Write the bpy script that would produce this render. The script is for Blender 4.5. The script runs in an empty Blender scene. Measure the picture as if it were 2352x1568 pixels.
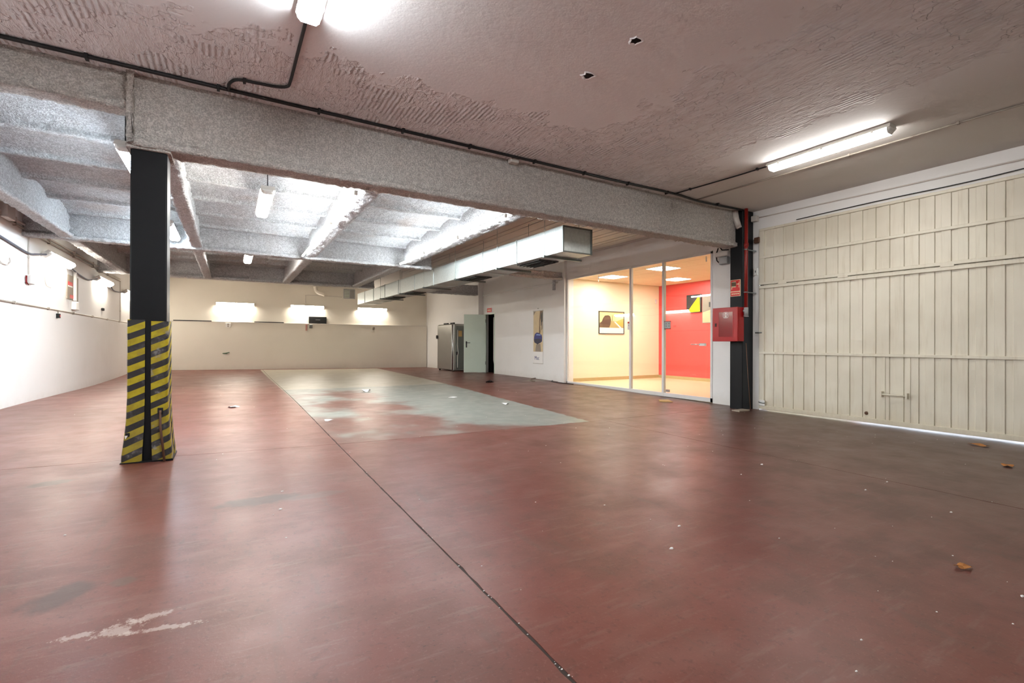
import bpy, math, random
import numpy as np
from mathutils import Vector, Matrix

random.seed(7)
RNG = np.random.default_rng(11)
SC = bpy.context.scene
COL = SC.collection

# ------------------------------------------------------------------ camera
CAM_H = 1.15
yaw, pit, rol = (math.radians(a) for a in (30.6, 0.10, 0.19))
cy, sy = math.cos(yaw), math.sin(yaw)
Fv = Vector((sy * math.cos(pit), cy * math.cos(pit), math.sin(pit)))
Rv = Vector((cy, -sy, 0)); Uv = Rv.cross(Fv)
R2 = math.cos(rol) * Rv + math.sin(rol) * Uv
U2 = -math.sin(rol) * Rv + math.cos(rol) * Uv
cd = bpy.data.cameras.new('camera'); cam = bpy.data.objects.new('camera', cd); COL.objects.link(cam)
cd.sensor_width = 36.0; cd.lens = 36.0 * 1095.0 / 2352.0; cd.clip_start = 0.05; cd.clip_end = 200
M = Matrix.Identity(4)
for i, a in enumerate((R2, U2, -Fv)):
    for j in range(3): M[j][i] = a[j]
M.translation = (0, 0, CAM_H)
cam.matrix_world = M
SC.camera = cam

# ------------------------------------------------------------------ world, exposure
w = bpy.data.worlds.new('world'); SC.world = w; w.use_nodes = True
w.node_tree.nodes['Background'].inputs[0].default_value = (0.80, 0.90, 1.0, 1)
w.node_tree.nodes['Background'].inputs[1].default_value = 2.2
SC.view_settings.view_transform = 'Standard'; SC.view_settings.look = 'None'
SC.view_settings.gamma = 1.0; SC.view_settings.use_curve_mapping = False
SC.view_settings.exposure = 1.0
SC.cycles.max_bounces = 6; SC.cycles.diffuse_bounces = 4; SC.cycles.glossy_bounces = 3; SC.cycles.transmission_bounces = 4
SC.cycles.use_adaptive_sampling = True; SC.cycles.adaptive_threshold = 0.09; SC.cycles.adaptive_min_samples = 16
# strength of the tube lamps (colour, radiance)
LAMP_COOL = ((0.74, 0.88, 1.0), 64.0)
LAMP_WARM = ((1.0, 0.92, 0.80), 31.0)
LAMP_FRONT = ((0.90, 0.965, 1.0), 72.0)
LAMP_DOOR = ((1.0, 0.97, 0.93), 26.0)
LAMP_ADDED = ((0.88, 0.95, 1.0), 82.0)
LAMP_HANG = ((1.0, 0.95, 0.88), 54.0)
LAMP_OFFICE = ((1.0, 0.98, 0.94), 25.0)

# ------------------------------------------------------------------ material helpers
def lin(c):
    return tuple(((v / 12.92) if v <= 0.04045 else ((v + 0.055) / 1.055) ** 2.4) for v in c)
def rgb(r, g, b): return lin((r / 255, g / 255, b / 255))

class NT:
    def __init__(s, name):
        s.m = bpy.data.materials.new(name); s.m.use_nodes = True
        s.t = s.m.node_tree; s.b = s.t.nodes['Principled BSDF']; s.out = s.t.nodes['Material Output']
    def n(s, typ, **kw):
        x = s.t.nodes.new(typ)
        for k, v in kw.items(): setattr(x, k, v)
        return x
    def l(s, a, b): s.t.links.new(a, b)
    def put(s, sock, v):
        if hasattr(v, 'is_output') or isinstance(v, bpy.types.NodeSocket): s.l(v, sock)
        elif isinstance(v, (tuple, list)):
            sock.default_value = tuple(v) + ((1,) if len(v) == 3 and len(sock.default_value) == 4 else ())
        else: sock.default_value = v
    def math(s, op, a, b=0.0, c=0.0, clamp=False):
        x = s.n('ShaderNodeMath', operation=op, use_clamp=clamp)
        s.put(x.inputs[0], a); s.put(x.inputs[1], b)
        if len(x.inputs) > 2: s.put(x.inputs[2], c)
        return x.outputs[0]
    def mix(s, f, a, b, blend='MIX'):
        x = s.n('ShaderNodeMix', data_type='RGBA', blend_type=blend)
        s.put(x.inputs[0], f); s.put(x.inputs[6], a); s.put(x.inputs[7], b)
        return x.outputs[2]
    def pos(s): return s.n('ShaderNodeNewGeometry').outputs['Position']
    def obj(s): return s.n('ShaderNodeTexCoord').outputs['Object']
    def xyz(s, v):
        x = s.n('ShaderNodeSeparateXYZ'); s.l(v, x.inputs[0]); return x.outputs
    def noise(s, v, scale, detail=4, rough=0.55, stretch=None):
        if stretch:
            mp = s.n('ShaderNodeMapping'); s.l(v, mp.inputs[0]); mp.inputs['Scale'].default_value = stretch; v = mp.outputs[0]
        x = s.n('ShaderNodeTexNoise'); s.l(v, x.inputs['Vector'])
        x.inputs['Scale'].default_value = scale; x.inputs['Detail'].default_value = min(detail, 3); x.inputs['Roughness'].default_value = rough
        return x.outputs[0]
    def ramp(s, f, stops):
        x = s.n('ShaderNodeValToRGB'); s.l(f, x.inputs[0]); r = x.color_ramp
        while len(r.elements) < len(stops): r.elements.new(0.5)
        for e, (p, c) in zip(r.elements, stops):
            e.position = p; e.color = tuple(c) + (1,) if len(c) == 3 else c
        return x.outputs[0]
    def step(s, f, lo, hi):
        x = s.n('ShaderNodeMapRange', clamp=True, interpolation_type='SMOOTHSTEP'); s.put(x.inputs[0], f)
        s.put(x.inputs[1], lo); s.put(x.inputs[2], hi); x.inputs[3].default_value = 0; x.inputs[4].default_value = 1
        return x.outputs[0]
    def bump(s, h, strength=0.3, dist=0.01):
        x = s.n('ShaderNodeBump'); x.inputs['Strength'].default_value = strength; x.inputs['Distance'].default_value = dist
        s.put(x.inputs['Height'], h); s.l(x.outputs[0], s.b.inputs['Normal'])
    def fin(s, col, rough=0.6, metal=0.0, spec=0.5):
        s.put(s.b.inputs['Base Color'], col); s.put(s.b.inputs['Roughness'], rough); s.put(s.b.inputs['Metallic'], metal)
        s.b.inputs['Specular IOR Level'].default_value = spec
        return s.m

def mat_plain(name, c, rough=0.5, metal=0.0, var=0.08, scale=9.0, bump=0.0, spec=0.5):
    t = NT(name); p = t.obj(); nz = t.noise(p, scale, 5)
    k = t.math('MULTIPLY_ADD', nz, 2 * var, 1 - var)
    col = t.mix(1.0, tuple(c), k, 'MULTIPLY')
    if bump: t.bump(t.noise(p, scale * 6, 3), bump, 0.004)
    return t.fin(col, rough, metal, spec)

def mat_emit(name, c, strength):
    t = NT(name); e = t.n('ShaderNodeEmission'); e.inputs[0].default_value = tuple(c) + (1,); e.inputs[1].default_value = strength
    t.l(e.outputs[0], t.out.inputs[0]); return t.m

def mat_wall(name, c, dirt=(0.55, 0.5, 0.42)):
    t = NT(name); p = t.pos()
    n1 = t.noise(p, 0.9, 6, 0.6); n2 = t.noise(p, 7, 5)
    col = t.mix(t.math('MULTIPLY', t.step(n1, 0.45, 0.75), 0.10), c, dirt)
    z = t.xyz(p)[2]
    low = t.math('MULTIPLY', t.step(t.math('MULTIPLY_ADD', n2, 0.25, z), 0.42, 0.12), 0.30)
    col = t.mix(low, col, dirt)
    spots = t.step(t.noise(p, 26, 2), 0.74, 0.78)
    col = t.mix(t.math('MULTIPLY', spots, 0.15), col, dirt)
    t.bump(t.math('ADD', t.noise(p, 40, 4), t.math('MULTIPLY', n2, 0.8)), 0.18, 0.006)
    return t.fin(col, 0.62, 0, 0.3)

def mat_spray(name, c, brown=0.25, scale=1.0):
    t = NT(name); p = t.pos()
    fine = t.noise(p, 70 * scale, 3, 0.7); mid = t.noise(p, 22 * scale, 3, 0.6); big = t.noise(p, 1.3, 4, 0.6)
    h = t.math('ADD', t.math('MULTIPLY', fine, 0.6), t.math('MULTIPLY', mid, 0.7))
    dark = t.step(t.math('ADD', fine, t.math('MULTIPLY', mid, 0.4)), 0.58, 0.86)
    col = t.mix(dark, tuple(v * 0.62 for v in c), c)
    col = t.mix(t.math('MULTIPLY', t.step(big, 0.5, 0.78), brown), col, rgb(168, 132, 104))
    t.bump(h, 0.9, 0.035)
    return t.fin(col, 0.95, 0, 0.1)

def blob(t, xs, ys, cx, cy_, rx, ry, ang, wob, soft=0.35):
    ca, sa = math.cos(ang), math.sin(ang)
    dx = t.math('SUBTRACT', xs, cx); dy = t.math('SUBTRACT', ys, cy_)
    u = t.math('ADD', t.math('MULTIPLY', dx, ca / rx), t.math('MULTIPLY', dy, sa / rx))
    v = t.math('ADD', t.math('MULTIPLY', dx, -sa / ry), t.math('MULTIPLY', dy, ca / ry))
    d = t.math('SQRT', t.math('ADD', t.math('MULTIPLY', u, u), t.math('MULTIPLY', v, v)))
    d = t.math('ADD', d, wob)
    return t.step(d, 1.0, 1.0 - soft)

def mat_floor():
    t = NT('red_floor_paint'); p = t.pos(); x, y, z = t.xyz(p)
    big = t.noise(p, 0.55, 5, 0.6); mid = t.noise(p, 2.2, 6, 0.65); fine = t.noise(p, 34, 4, 0.7)
    sc = t.noise(p, 3.0, 6, 0.7, (1.0, 6.0, 1)); sc2 = t.noise(p, 2.0, 6, 0.7, (5.0, 1.0, 1))
    red = t.mix(t.step(big, 0.32, 0.68), rgb(106, 55, 45), rgb(121, 71, 62))
    red = t.mix(t.math('MULTIPLY', t.step(mid, 0.42, 0.66), 0.55), red, rgb(94, 60, 49))
    red = t.mix(t.math('MULTIPLY', t.step(t.noise(p, 1.1, 6, 0.65, (1.0, 2.5, 1)), 0.50, 0.70), 0.45), red, rgb(130, 88, 79))
    red = t.mix(t.math('MULTIPLY', t.step(sc, 0.54, 0.70), 0.40), red, rgb(124, 94, 85))
    red = t.mix(t.math('MULTIPLY', t.step(sc2, 0.56, 0.72), 0.35), red, rgb(90, 68, 59))
    red = t.mix(t.math('MULTIPLY', t.step(fine, 0.55, 0.70), 0.35), red, rgb(72, 46, 40))
    red = t.mix(t.math('MULTIPLY', t.step(t.noise(p, 90, 2, 0.6), 0.58, 0.72), 0.30), red, rgb(138, 98, 88))
    # dusty brown towards the vehicle door, plus the dimly lit right side painted darker
    w1 = t.math('MULTIPLY_ADD', t.math('SUBTRACT', mid, 0.5), 2.2, t.math('MULTIPLY_ADD', t.math('SUBTRACT', 3.0, y), 0.35, x))
    red = t.mix(t.math('MULTIPLY', t.step(w1, 2.6, 6.8), 0.72), red, rgb(72, 52, 41))
    # worn grey painted bay
    wob = t.math('MULTIPLY', t.math('SUBTRACT', t.noise(p, 6, 4), 0.5), 0.14)
    xr = t.math('MULTIPLY_ADD', y, 0.065, 4.13)
    m1 = t.math('MULTIPLY', t.step(t.math('SUBTRACT', xr, t.math('ADD', x, wob)), 0.0, 0.04), t.step(x, 0.98, 1.03))
    m1 = t.math('MULTIPLY', m1, t.math('MULTIPLY', t.step(t.math('ADD', y, wob), 5.30, 5.36), t.step(y, 20.7, 20.55)))
    wear = t.noise(p, 0.75, 5, 0.6)
    edge = t.math('MULTIPLY', t.step(x, 2.2, 4.2), 0.30)
    back = t.step(t.math('ADD', y, wob), 11.6, 11.8)
    k = t.step(t.math('ADD', t.math('ADD', wear, edge), t.math('MULTIPLY', t.math('SUBTRACT', y, 8.3), 0.035)), 0.42, 0.60)
    k = t.math('MAXIMUM', k, back)
    grey = t.mix(t.step(t.noise(p, 5, 5), 0.3, 0.7), rgb(130, 135, 127), rgb(146, 149, 140))
    grey = t.mix(back, grey, rgb(172, 167, 150))
    col = t.mix(t.math('MULTIPLY', t.math('MULTIPLY', m1, k), 0.9), red, grey)
    col = t.mix(t.math('MULTIPLY', m1, 0.12), col, grey)
    # oil patches, plaster scuffs
    wb = t.math('MULTIPLY', t.math('SUBTRACT', t.noise(p, 9, 5), 0.5), 1.1)
    for (cx, c2, rx, ry, an, cc, amt) in (
        (0.18, 3.64, 0.30, 0.13, 0.05, (70, 50, 43), 0.8), (0.52, 3.60, 0.26, 0.08, 0.1, (100, 74, 66), 0.7),
        (-1.12, 4.70, 0.17, 0.09, 0.5, (80, 56, 46), 0.8), (-0.60, 2.66, 0.17, 0.10, 0.9, (72, 50, 43), 0.75),
        (-0.40, 2.70, 0.06, 0.06, 0.2, (98, 78, 68), 0.6), (7.45, 11.37, 0.38, 0.33, 0, (132, 122, 104), 0.8)):
        col = t.mix(t.math('MULTIPLY', blob(t, x, y, cx, c2, rx, ry, an, wb, 0.5), amt), col, rgb(*cc))
    wb2 = t.math('MULTIPLY', t.math('SUBTRACT', t.noise(p, 22, 6, 0.8, (1.2, 1, 1)), 0.5), 4.0)
    for (cx, c2, rx, ry, an) in ((-0.35, 2.27, 0.075, 0.06, 0.4), (-0.26, 2.31, 0.08, 0.03, 0.2), (-0.47, 2.28, 0.07, 0.022, 0.0), (-0.2, 2.2, 0.12, 0.018, -0.2)):
        col = t.mix(t.math('MULTIPLY', blob(t, x, y, cx, c2, rx, ry, an, wb2, 0.6), 0.5), col, rgb(190, 172, 162))
    chips = t.step(t.noise(p, 42, 2, 0.5, (1, 2.2, 1)), 0.70, 0.74)
    chips = t.math('MULTIPLY', chips, t.step(t.noise(p, 2.3, 3), 0.45, 0.6))
    col = t.mix(t.math('MULTIPLY', chips, 0.75), col, rgb(62, 44, 40))
    scr = t.step(t.noise(p, 14, 3, 0.6, (1, 7, 1)), 0.69, 0.73)
    col = t.mix(t.math('MULTIPLY', t.math('MULTIPLY', scr, t.step(t.noise(p, 1.7, 3), 0.5, 0.62)), 0.5), col, rgb(84, 66, 60))
    rough = t.math('ADD', 0.24, t.math('MULTIPLY', mid, 0.28))
    t.bump(t.math('ADD', t.math('MULTIPLY', fine, 0.5), mid), 0.22, 0.005)
    return t.fin(col, rough, 0, 0.36)

def mat_ceiling():
    t = NT('painted_ceiling_plaster'); p = t.pos(); x, y, z = t.xyz(p)
    wob = t.math('MULTIPLY', t.math('SUBTRACT', t.noise(p, 3.2, 5, 0.7), 0.5), 1.4)
    # stripped bands where ribbed tile shows under the paint: along the beam and one slanting band
    d1 = t.math('ADD', y, wob)
    band1 = t.math('MULTIPLY', t.step(d1, 4.05, 4.15), t.step(x, 6.6, 5.2))
    s = t.math('ADD', t.math('MULTIPLY', x, -0.42), y)
    band2 = t.math('MULTIPLY', t.step(t.math('ADD', x, wob), 3.45, 3.6), t.step(t.math('ADD', x, t.math('MULTIPLY', wob, 0.6)), 5.25, 5.1))
    band = t.math('MAXIMUM', band1, band2)
    rib = t.n('ShaderNodeTexWave', wave_type='BANDS', bands_direction='X'); t.l(p, rib.inputs[0])
    rib.inputs['Scale'].default_value = 7.0; rib.inputs['Distortion'].default_value = 1.5; rib.inputs['Detail'].default_value = 2
    n2 = t.noise(p, 7, 7, 0.75, (2.6, 0.7, 1)); n3 = t.noise(p, 30, 4)
    patch = t.step(t.noise(p, 2.2, 4, 0.6), 0.52, 0.56)
    flake = t.step(t.noise(p, 3.6, 6, 0.7), 0.49, 0.51)
    h = t.math('MULTIPLY', band, t.math('ADD', t.math('MULTIPLY', t.math('MULTIPLY', rib.outputs[1], patch), 0.45), t.math('ADD', t.math('MULTIPLY', n2, 0.9), t.math('MULTIPLY', flake, 0.35))))
    h = t.math('ADD', t.math('ADD', h, t.math('MULTIPLY', band, -0.7)), t.math('MULTIPLY', n3, 0.06))
    t.bump(h, 1.0, 0.03)
    base = t.mix(t.step(t.noise(p, 0.5, 4), 0.35, 0.7), rgb(238, 236, 236), rgb(228, 225, 224))
    col = t.mix(t.math('MULTIPLY', band, t.math('MULTIPLY_ADD', t.step(n2, 0.35, 0.65), -0.35, 0.42)), base, rgb(206, 194, 190))
    col = t.mix(t.math('MULTIPLY', t.step(x, 5.0, 6.4), 0.45), col, rgb(176, 166, 150))
    cr = t.math('MULTIPLY', t.step(t.noise(p, 13, 3, 0.6, (0.5, 2.0, 1)), 0.72, 0.76), band)
    col = t.mix(t.math('MULTIPLY', cr, 0.5), col, rgb(70, 58, 52))
    return t.fin(col, 0.72, 0, 0.25)

def mat_stripes():
    t = NT('yellow_black_stripes'); p = t.pos(); x, y, z = t.xyz(p)
    v = t.math('SUBTRACT', z, t.math('MULTIPLY', t.math('ADD', x, y), 0.45))
    f = t.math('FRACT', t.math('DIVIDE', v, 0.112))
    s = t.math('MULTIPLY', t.step(f, 0.0, 0.03), t.step(f, 0.54, 0.51))
    n1 = t.noise(p, 9, 6, 0.65); n2 = t.noise(p, 40, 3)
    yel = t.mix(t.step(n1, 0.35, 0.7), rgb(180, 164, 22), rgb(150, 132, 28))
    low = t.step(z, 0.75, 0.25)
    yel = t.mix(t.math('MULTIPLY', low, 0.5), yel, rgb(130, 112, 50))
    blk = t.mix(t.step(n1, 0.45, 0.72), rgb(44, 42, 42), rgb(84, 80, 80))
    col = t.mix(s, blk, yel)
    col = t.mix(t.math('MULTIPLY', t.step(t.math('ADD', n1, t.math('MULTIPLY', n2, 0.3)), 0.74, 0.86), 0.5), col, rgb(150, 150, 150))
    t.bump(n1, 0.1, 0.01)
    return t.fin(col, 0.5, 0, 0.4)

def mat_glass():
    t = NT('clear_glass'); g = t.n('ShaderNodeBsdfGlossy'); g.inputs['Roughness'].default_value = 0.0
    tr = t.n('ShaderNodeBsdfTransparent'); tr.inputs[0].default_value = (0.96, 0.985, 0.97, 1)
    fr = t.n('ShaderNodeFresnel')
    bf = t.n('ShaderNodeNewGeometry').outputs['Backfacing']; t.l(t.math('MULTIPLY_ADD', bf, 1 / 1.5 - 1.5, 1.5), fr.inputs[0])
    mx = t.n('ShaderNodeMixShader'); t.l(fr.outputs[0], mx.inputs[0]); t.l(tr.outputs[0], mx.inputs[1]); t.l(g.outputs[0], mx.inputs[2])
    t.l(mx.outputs[0], t.out.inputs[0]); return t.m

def mat_galv():
    t = NT('galvanised_steel'); p = t.obj()
    v = t.n('ShaderNodeTexVoronoi'); t.l(p, v.inputs[0]); v.inputs['Scale'].default_value = 28
    col = t.mix(t.math('MULTIPLY', v.outputs[0], 0.6), rgb(206, 212, 210), rgb(176, 184, 182))
    return t.fin(col, t.math('MULTIPLY_ADD', t.noise(p, 6), 0.18, 0.34), 0.75)

def mat_garage():
    t = NT('cream_door_paint'); p = t.pos(); x, y, z = t.xyz(p)
    st = t.noise(p, 6, 5, 0.6, (1, 3, 0.25)); n1 = t.noise(p, 1.2, 4)
    col = t.mix(t.step(n1, 0.35, 0.7), rgb(226, 220, 202), rgb(214, 207, 188))
    col = t.mix(t.math('MULTIPLY', t.step(st, 0.5, 0.8), 0.28), col, rgb(172, 154, 120))
    low = t.math('MULTIPLY', t.step(t.math('MULTIPLY_ADD', st, 0.5, z), 0.55, 0.2), 0.4)
    col = t.mix(low, col, rgb(176, 160, 130))
    t.bump(t.noise(p, 3, 4), 0.15, 0.01)
    return t.fin(col, 0.45, 0, 0.4)

MAT = dict(
    floor=mat_floor(), ceiling=mat_ceiling(), stripes=mat_stripes(), glass=mat_glass(), galv=mat_galv(), garage=mat_garage(),
    wall=mat_wall('white_wall_paint', rgb(235, 234, 231)), wall_cream=mat_wall('cream_wall_paint', rgb(230, 224, 210)),
    office_wall=mat_wall('office_cream_paint', rgb(244, 234, 204), rgb(228, 210, 170)), office_red=mat_plain('office_red_paint', rgb(232, 84, 80), 0.42, var=0.03, scale=2),
    office_floor=mat_plain('office_floor_tile', rgb(236, 212, 172), 0.35, var=0.05, scale=3), office_ceiling=mat_plain('office_ceiling_tile', rgb(230, 206, 178), 0.8, var=0.03),
    office_base=mat_plain('office_skirting_tile', rgb(196, 172, 120), 0.4),
    spray=mat_spray('sprayed_fireproofing_grey', rgb(220, 220, 220), 0.15), spray_main=mat_spray('sprayed_fireproofing_dusty', rgb(218, 212, 205), 0.25),
    spray_vault=mat_spray('sprayed_vault_grey', rgb(212, 214, 214), 0.30, 0.8),
    flatceil=mat_plain('rear_ceiling_plaster', rgb(208, 202, 196), 0.8, var=0.06, scale=4, bump=0.3),
    black=mat_plain('black_paint', rgb(20, 21, 23), 0.45, var=0.15, spec=0.2), black_matt=mat_plain('black_rubber', rgb(22, 22, 22), 0.7),
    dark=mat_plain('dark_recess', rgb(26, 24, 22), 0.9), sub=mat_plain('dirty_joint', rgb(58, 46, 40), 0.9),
    cable=mat_plain('black_cable', rgb(20, 19, 20), 0.45), cable_grey=mat_plain('grey_cable', rgb(92, 96, 108), 0.5),
    conduit=mat_plain('painted_conduit', rgb(206, 198, 190), 0.45), conduit_dk=mat_plain('grey_conduit', rgb(150, 140, 128), 0.45),
    plastic=mat_plain('white_plastic', rgb(226, 224, 218), 0.4, var=0.03), plastic_grey=mat_plain('grey_plastic', rgb(170, 172, 172), 0.45),
    housing=mat_plain('lamp_housing', rgb(210, 206, 198), 0.5, var=0.04), alu=mat_plain('white_aluminium', rgb(222, 220, 216), 0.35, var=0.03),
    red=mat_plain('fire_red_enamel', rgb(164, 10, 16), 0.3, var=0.05, scale=4, spec=0.35), red_dk=mat_plain('dark_red_pane', rgb(128, 14, 18), 0.12, var=0.05),
    red_pipe=mat_plain('red_pipe_paint', rgb(136, 26, 20), 0.35), sign_red=mat_plain('sign_red', rgb(200, 24, 24), 0.5, var=0.03),
    sign_cream=mat_plain('sign_cream', rgb(236, 214, 176), 0.5, var=0.03), white=mat_plain('white_print', rgb(240, 238, 234), 0.5, var=0.02),
    chrome=mat_plain('brushed_chrome', rgb(200, 202, 204), 0.25, 0.9), steel=mat_plain('stainless_sheet', rgb(162, 162, 158), 0.32, 0.7, var=0.05),
    steel_dk=mat_plain('dark_steel_sheet', rgb(112, 116, 112), 0.4, 0.5), green=mat_plain('pale_green_enamel', rgb(214, 228, 212), 0.32, var=0.03),
    yellow=mat_plain('yellow_panel', rgb(250, 228, 24), 0.4, var=0.02), charcoal=mat_plain('charcoal_panel', rgb(52, 50, 50), 0.5),
    paper=mat_plain('paper', rgb(236, 234, 230), 0.7, var=0.02), leaf=mat_plain('dry_leaf', rgb(176, 116, 58), 0.8, var=0.25, scale=30),
    card=mat_plain('tan_board', rgb(196, 160, 100), 0.7, var=0.1), rag=mat_plain('dark_rag', rgb(48, 40, 38), 0.9), tile=mat_plain('grey_tile', rgb(150, 138, 124), 0.7),
    rust=mat_plain('rusty_steel', rgb(96, 66, 48), 0.7), copper=mat_plain('bundle_wire', rgb(70, 96, 70), 0.5), blue=mat_plain('print_blue', rgb(40, 48, 120), 0.5, var=0.1),
    navy=mat_plain('print_navy', rgb(34, 38, 66), 0.5, var=0.2, scale=20), sand=mat_plain('print_sand', rgb(206, 186, 146), 0.5, var=0.14, scale=7),
    brown=mat_plain('print_brown', rgb(110, 86, 62), 0.5, var=0.3, scale=14), sky=mat_plain('print_haze', rgb(230, 216, 150), 0.5, var=0.08, scale=6),
    road=mat_plain('print_road', rgb(178, 160, 100), 0.5, var=0.2, scale=9), glow=mat_plain('print_glow', rgb(232, 176, 60), 0.5, var=0.1), truck=mat_plain('print_truck', rgb(92, 68, 52), 0.5, var=0.3, scale=18),
    grate=mat_plain('dark_grille', rgb(70, 70, 68), 0.5, 0.5), pit=mat_plain('ceiling_void', rgb(18, 16, 16), 1.0),
)
MAT['lamp_cool'] = mat_emit('tube_light_cool', *LAMP_COOL)
MAT['lamp_warm'] = mat_emit('tube_light_warm', *LAMP_WARM)
MAT['lamp_front'] = mat_emit('tube_light_neutral', *LAMP_FRONT)
MAT['lamp_door'] = mat_emit('tube_light_door', *LAMP_DOOR)
MAT['lamp_batten'] = mat_emit('tube_light_batten', *LAMP_ADDED)
MAT['lamp_hang'] = mat_emit('tube_light_hanging', *LAMP_HANG)
MAT['lamp_office'] = mat_emit('panel_light', *LAMP_OFFICE)

# ------------------------------------------------------------------ mesh helpers
WLOC = {}
class MB:
    def __init__(s): s.v = []; s.f = []; s.mi = []
    def add(s, vs, fs, mi=0):
        o = len(s.v); s.v += [tuple(p) for p in vs]; s.f += [tuple(i + o for i in f) for f in fs]; s.mi += [mi] * len(fs); return s
    def box(s, x0, x1, y0, y1, z0, z1, mi=0):
        vs = [(x, y, z) for z in (z0, z1) for y in (y0, y1) for x in (x0, x1)]
        return s.add(vs, [(0, 2, 3, 1), (4, 5, 7, 6), (0, 1, 5, 4), (2, 6, 7, 3), (0, 4, 6, 2), (1, 3, 7, 5)], mi)
    def cbox(s, x0, x1, y0, y1, z0, z1, c=0.004, mi=0):
        """box with chamfered edges"""
        vs = []; X = (x0, x1); Y = (y0, y1); Z = (z0, z1); sg = (1, -1)
        idx = {}
        for a in (0, 1):
            for b in (0, 1):
                for d in (0, 1):
                    k = (a, b, d)
                    idx[k, 'x'] = len(vs); vs.append((X[a], Y[b] + sg[b] * c, Z[d] + sg[d] * c))
                    idx[k, 'y'] = len(vs); vs.append((X[a] + sg[a] * c, Y[b], Z[d] + sg[d] * c))
                    idx[k, 'z'] = len(vs); vs.append((X[a] + sg[a] * c, Y[b] + sg[b] * c, Z[d]))
        fs = []
        for a in (0, 1):
            q = [idx[(a, b, d), 'x'] for b, d in ((0, 0), (1, 0), (1, 1), (0, 1))]; fs.append(q if a else q[::-1])
            q = [idx[(b, a, d), 'y'] for b, d in ((0, 0), (0, 1), (1, 1), (1, 0))]; fs.append(q if a else q[::-1])
            q = [idx[(b, d, a), 'z'] for b, d in ((0, 0), (1, 0), (1, 1), (0, 1))]; fs.append(q if a else q[::-1])
        for a in (0, 1):
            for b in (0, 1):
                fs.append([idx[(a, b, 0), 'x'], idx[(a, b, 1), 'x'], idx[(a, b, 1), 'y'], idx[(a, b, 0), 'y']])
                fs.append([idx[(a, 0, b), 'x'], idx[(a, 1, b), 'x'], idx[(a, 1, b), 'z'], idx[(a, 0, b), 'z']])
                fs.append([idx[(0, a, b), 'y'], idx[(1, a, b), 'y'], idx[(1, a, b), 'z'], idx[(0, a, b), 'z']])
                for d in (0, 1):
                    fs.append([idx[(a, b, d), k] for k in 'xyz'])
        return s.add(vs, fs, mi)
    def tube(s, pts, r, n=8, cap=True, mi=0):
        pts = [Vector(p) for p in pts]; rings = []; o = len(s.v)
        up = None
        for i, p in enumerate(pts):
            d = (pts[min(i + 1, len(pts) - 1)] - pts[max(i - 1, 0)]).normalized()
            if up is None:
                up = d.orthogonal().normalized()
            up = (up - d * up.dot(d)).normalized(); sd = d.cross(up)
            rr = r[i] if isinstance(r, (list, tuple)) else r
            for k in range(n):
                a = 2 * math.pi * k / n
                s.v.append(tuple(p + up * (rr * math.cos(a)) + sd * (rr * math.sin(a))))
        for i in range(len(pts) - 1):
            for k in range(n):
                s.f.append((o + i * n + k, o + i * n + (k + 1) % n, o + (i + 1) * n + (k + 1) % n, o + (i + 1) * n + k)); s.mi.append(mi)
        if cap:
            s.f.append(tuple(o + k for k in range(n))[::-1]); s.f.append(tuple(o + (len(pts) - 1) * n + k for k in range(n))); s.mi += [mi, mi]
        return s
    def prism(s, poly, fn, h0, h1, mi=0):
        """poly 2d list, fn(a,b,h)->xyz"""
        n = len(poly); vs = [fn(a, b, h0) for a, b in poly] + [fn(a, b, h1) for a, b in poly]
        fs = [tuple(range(n))[::-1], tuple(range(n, 2 * n))] + [(i, (i + 1) % n, n + (i + 1) % n, n + i) for i in range(n)]
        return s.add(vs, fs, mi)
    def obox(s, c, ax, hs, mi=0):
        c = Vector(c); vs = []
        for z in (-1, 1):
            for y in (-1, 1):
                for x in (-1, 1):
                    vs.append(c + Vector(ax[0]) * hs[0] * x + Vector(ax[1]) * hs[1] * y + Vector(ax[2]) * hs[2] * z)
        return s.add(vs, [(0, 2, 3, 1), (4, 5, 7, 6), (0, 1, 5, 4), (2, 6, 7, 3), (0, 4, 6, 2), (1, 3, 7, 5)], mi)
    def build(s, name, mat, parent=None, smooth=False, loc=None, fix=True):
        a = np.array(s.v, float)
        if parent is not None: org = WLOC[parent.name]
        elif loc is not None: org = np.array(loc, float)
        else: org = np.array([(a[:, 0].min() + a[:, 0].max()) / 2, (a[:, 1].min() + a[:, 1].max()) / 2, a[:, 2].min()])
        me = bpy.data.meshes.new(name); me.from_pydata((a - org).tolist(), [], s.f)
        mats = mat if isinstance(mat, (list, tuple)) else [mat]
        for m in mats: me.materials.append(MAT[m] if isinstance(m, str) else m)
        if len(mats) > 1: me.polygons.foreach_set('material_index', s.mi)
        if fix:
            import bmesh
            b = bmesh.new(); b.from_mesh(me); bmesh.ops.recalc_face_normals(b, faces=b.faces); b.to_mesh(me); b.free()
        if smooth: me.polygons.foreach_set('use_smooth', [True] * len(me.polygons))
        me.update()
        return link(name, me, parent, org)

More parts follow.
